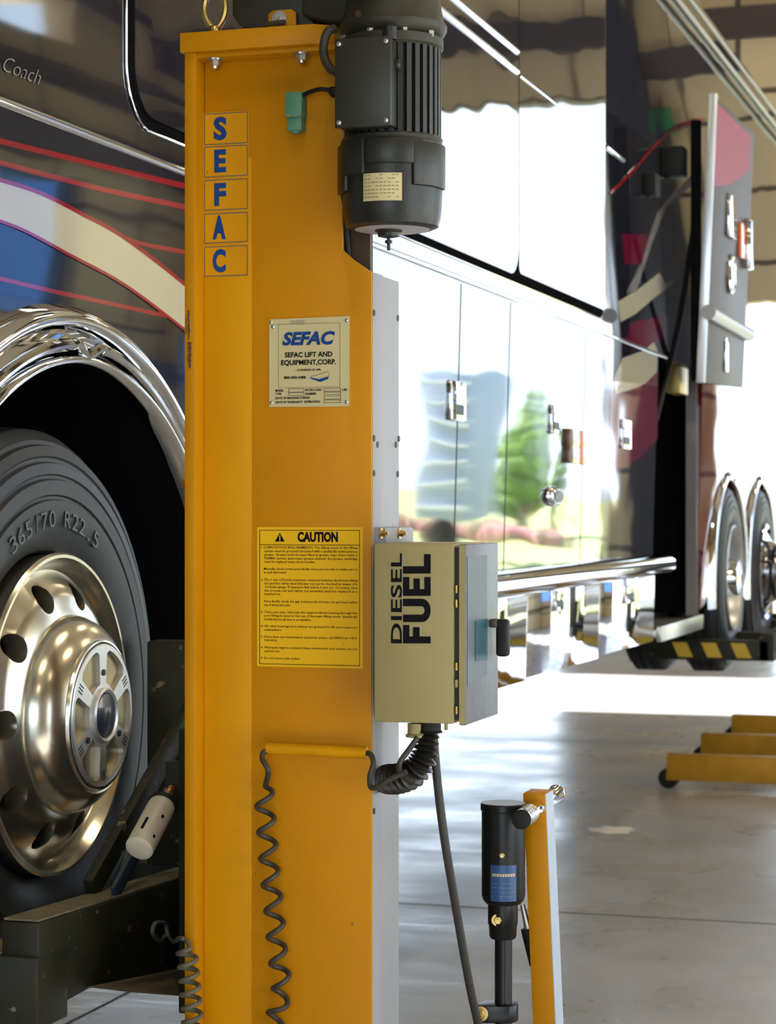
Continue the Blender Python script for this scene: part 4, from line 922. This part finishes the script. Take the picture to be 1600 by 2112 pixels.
tube(b_, P2, .0045, 10)
tag(obj('coiled_cord', b_, CORD, None, origin=tuple(PY(560, 1800, yc))), 'dark coiled cord threaded through the yellow tube and hanging down the middle of the column', 'cord')
b_ = B(); hp = helix([PY(384, 1952, 3.315), PY(388, 1990, 3.315), PY(393, 2050, 3.315), PY(397, 2112, 3.315), PY(398, 2210, 3.315)], .0150, 9, 0)
P3 = spline([PX(345, 1925, -1.585), PX(330, 1940, -1.58), PX(315, 1925, -1.575), PX(320, 1905, -1.575), PX(340, 1905, -1.575), PX(345, 1925, -1.57), PX(358, 1942, -1.55), PY(370, 1935, 3.36), PY(384, 1940, 3.32)]+[hp[2]], 6)
tube(b_, spline(P3+hp[4:], 2), .0040, 10)
tag(obj('coiled_cord', b_, mat('old_cord', (.13, .11, .07), .6, noise=.6, nscale=30), None, origin=tuple(PY(390, 2050, 3.315))), 'dusty coiled cord at the lower left edge of the column, tied to the dark beam', 'cord')
b_ = B(); cab = spline([PY(893, 1493, 3.40), PY(897, 1560, 3.41), PY(906, 1650, 3.43), PY(918, 1740, 3.45), PY(933, 1830, 3.48), PY(950, 1930, 3.52), PY(968, 2030, 3.56), PY(985, 2110, 3.60), PY(1010, 2230, 3.68)], 8)
cab = [p for p in cab]; tube(b_, cab, .0072, 14); 
tag(obj('power_cable', b_, mat('cable_black', (.028, .026, .020), .5), None, origin=tuple(cab[-1])), 'thick black cable hanging from the beige control box beside the black jack', 'cable')
b_ = B(); P = spline([PY(862, 1520, 3.345), PY(842, 1548, 3.34), PY(825, 1572, 3.335), PY(824, 1590, 3.33), PY(838, 1606, 3.325), PY(857, 1612, 3.325)], 8); tube(b_, P, .0046, 10)
tag(obj('control_cord', b_, CORD, None, origin=tuple(P[0])), 'thin bent dark cord leaving the control box, lying over the corrugated conduit', 'cord')

# ============================================================ HYDRAULIC JACK AND TOW BAR
JD = 3.80
J = PD(1038, 1700, JD); jx, jy = J.x, J.y
def jz(v): return 1.5-(v-1056)*JD/FPX
s_ = JD/FPX
jack = root('hydraulic_jack', (jx, jy, 0), 'black upright hydraulic jack cylinder with a blue label, standing beside the yellow tow bar', 'jack')
R_ = 45*s_
b_ = B(); lathe(b_, (jx, jy, jz(1863)), Z, [(0, R_*.80), (.006, R_*.93), (.014, R_), (jz(1672)-jz(1863), R_), (jz(1670)-jz(1863), R_*1.05), (jz(1658)-jz(1863), R_*1.05), (jz(1656)-jz(1863), R_*1.0)], 56); jc = obj('cylinder', b_, JACKB, jack, ang=30)
b_ = B(); lathe(b_, (jx, jy, jz(1656)), Z, [(0, R_*1.02), (.0008, R_)], 56); obj('pale_top', b_, mat('grey_cap', (.25, .28, .30), .35), jc)
b_ = B(); lathe(b_, (jx-.001, jy, jz(1935)), Z, [(0, 25*s_), (.004, 28*s_), (jz(1908)-jz(1935), 29*s_), (jz(1905)-jz(1935), 31*s_), (jz(1862)-jz(1935), 31*s_)], 40); obj('collar', b_, JACKB, jack)
b_ = B(); cyl(b_, (jx, jy, 0.16), (jx, jy, jz(1934)), 18*s_, 32); obj('rod', b_, JACKB, jack)
dirc = Vector((-jx, -jy, 0)).normalized(); tanc = Vector((-dirc.y, dirc.x, 0))
def jbolt(u, v, r, rad):
    p = Vector((jx, jy, jz(v)))+tanc*((u-1038)*s_)*(1 if tanc.x > 0 else -1)+dirc*(rad); bolt('bolt', p, dirc, r, .008, BRASS, jack)
jbolt(1035, 1757, .0050, R_-.004); jbolt(1026, 1893, .0070, .021)
# blue label wrapped
a_c = math.atan2(dirc.y, dirc.x); a0, a1 = a_c-.62, a_c+.62
b_ = B(); rr = R_+.0004; P = [(jx+rr*math.cos(a0+(a1-a0)*i/12), jy+rr*math.sin(a0+(a1-a0)*i/12), jz(1852)) for i in range(13)]+[(jx+(rr-.001)*math.cos(a1-(a1-a0)*i/12), jy+(rr-.001)*math.sin(a1-(a1-a0)*i/12), jz(1852)) for i in range(13)]
prism(b_, P, (0, 0, jz(1778)-jz(1852))); o = obj('blue_label', b_, BLULAB, jack)
for mname, colr, v0, seed in (('label_print', (.55, .45, .25), 1798, 1), ('label_print_fine', (.12, .16, .22), 1815, 2)):
    b_ = B(); random.seed(seed)
    for row in range(1 if seed == 1 else 4):
        for q in range(9):
            if seed == 2 and random.random() < .3: continue
            a = a0+.14+(a1-a0-.28)*q/8; c = Vector((jx+(rr+.0002)*math.cos(a), jy+(rr+.0002)*math.sin(a), jz(v0+row*9))); obox(b_, c, Vector((-math.sin(a), math.cos(a), 0)), Vector((math.cos(a), math.sin(a), 0)), Z, .0035, .0003, .005 if seed == 1 else .0015)
    obj(mname, b_, mat(mname, colr, .5), o, smooth=False)
# clamp at the bottom
b_ = B(); zc_ = jz(2085); P = []
for i in range(13):
    a = math.radians(-90+180*i/12); P.append((tanc*(1 if tanc.x > 0 else -1)*(.006+.020*math.cos(a))+dirc*(.026*math.sin(a))))
sg = tanc*(1 if tanc.x > 0 else -1)
P = [Vector((jx, jy, zc_-.016))+p for p in P]+[Vector((jx, jy, zc_-.016))-sg*.040+dirc*.026, Vector((jx, jy, zc_-.016))-sg*.046+dirc*.014, Vector((jx, jy, zc_-.016))-sg*.030-dirc*.026]
prism(b_, P, (0, 0, .030)); obj('clamp', b_, JACKB, jack, bevel=.002)
bolt('bolt', Vector((jx, jy, zc_))-sg*.040+dirc*.024, dirc, .009, .010, BRASS, jack)
b_ = B(); cyl(b_, PD(1077, 1865, 3.86), PD(1091, 1925, 3.86), .0045, 10, .007); obj('release_lever', b_, STEEL, jack)
b_ = B(); cyl(b_, PD(1086, 1915, 3.86), PD(1102, 1990, 3.86), .011, 16, .009); obj('lever_grip', b_, RUB, jack)
b_ = B(); box(b_, jx-.06, jx+.021, jy-.05, jy+.05, .0, .16); obj('foot', b_, YELD, jack, bevel=.004)
# tow bar
TD = 3.86; ts = TD/FPX
p0 = PD(1112, 2200, TD); p1 = PD(1109, 1632, TD)
top = p1; bot = PD(1130, 2112, TD); bot = top+(bot-top)*((top.z-.16)/(top.z-bot.z))
ax = (top-bot).normalized()
towr = root('tow_bar', tuple(Vector((bot.x, bot.y, 0))), 'upright yellow flat tow bar with a chrome cross handle, right of the black jack', 'handle')
b_ = B(); obox(b_, (top+bot)/2, ax, X, ax.cross(X).normalized(), (top-bot).length, .040, .060); obj('bar', b_, YEL, towr, bevel=.0015)
b_ = B(); ee = (top+bot)/2+X*.0205; obox(b_, ee, ax, X, ax.cross(X).normalized(), (top-bot).length-.002, .0012, .058); obj('bar_edge', b_, mat('bar_pale_side', (.42, .48, .55), .35, .2), towr)
g0 = PD(1075, 1690, 3.70); g1 = PD(1148, 1637, 4.02)
hd = (g1-g0).normalized(); Lg = (g1-g0).length
b_ = B(); lathe(b_, g0, hd, [(0, .0165), (.006, .0172), (.01, .016), (Lg-.01, .016), (Lg-.005, .0175), (Lg, .014)], 32); gr = obj('cross_handle', b_, CHROME, towr)
b_ = B(); lathe(b_, g0-hd*.004, hd, [(0, .012), (.002, .0168), (.010, .0168)], 32); obj('end_cap', b_, RUB, gr)
b_ = B()
for k in range(3): lathe(b_, g0+hd*(.03+.02*k), hd, [(0, .0161), (.001, .0168), (.003, .0168), (.004, .0161)], 28)
obj('grip_ring', b_, STEEL, gr)
b_ = B(); box(b_, bot.x-.035, bot.x+.05, bot.y-.05, bot.y+.05, 0, .162); obj('foot', b_, YELD, towr, bevel=.004)

# ============================================================ REAR LIFTS (mostly outside the frame)
def rear_lift(y0, y1, label, tape):
    r = root('lift_column', (-1.15, (y0+y1)/2, 0), label, 'vehicle lift')
    for y in ((y0, y1) if tape else (y0,)):
        b = B(); box(b, -2.08, -.9, y-.05, y+.05, .045, .185); lg = obj('base_leg', b, YELD, r, bevel=.004)
        b = B(); cyl(b, (-2.07, y-.045, .055), (-2.07, y+.045, .055), .055, 24); obj('roller', b, RUB, lg)
    ym = (y0+y1)/2
    b = B(); box(b, -1.1, -.9, y0, y1, .05, .17); obj('base_frame', b, YELD, r, bevel=.004)
    yf = ym-.42
    b = B(); box(b, -2.2, -1.55, yf-.05, yf+.05, .69, .80); fk = obj('fork', b, DKG, r, bevel=.003)
    b = B(); box(b, -2.2, -1.55, yf+.84-.05, yf+.84+.05, .69, .80); obj('fork', b, DKG, r, bevel=.003)
    b = B(); box(b, -1.60, -1.52, yf-.05, yf+.9, .69, .84); box(b, -1.52, -1.35, ym-.1, ym+.1, .69, 1.1); obj('carriage', b, DKG, r, bevel=.003)
    if tape:
        for k in range(3):
            x = -2.04+k*.16
            b = B(); prism(b, [(x, yf-.0505, .705), (x+.08, yf-.0505, .705), (x+.045, yf-.0505, .785), (x-.035, yf-.0505, .785)], (0, -.001, 0)); obj('hazard_tape', b, mat('tape_yellow', (.55, .36, .03), .4), fk, smooth=False)
rear_lift(11.8, 12.96, 'yellow lift with hazard tape on its dark fork under the twin rear wheels', True)
rear_lift(14.2, 15.3, 'furthest lift, its low yellow leg reaching under the rearmost wheel', False)
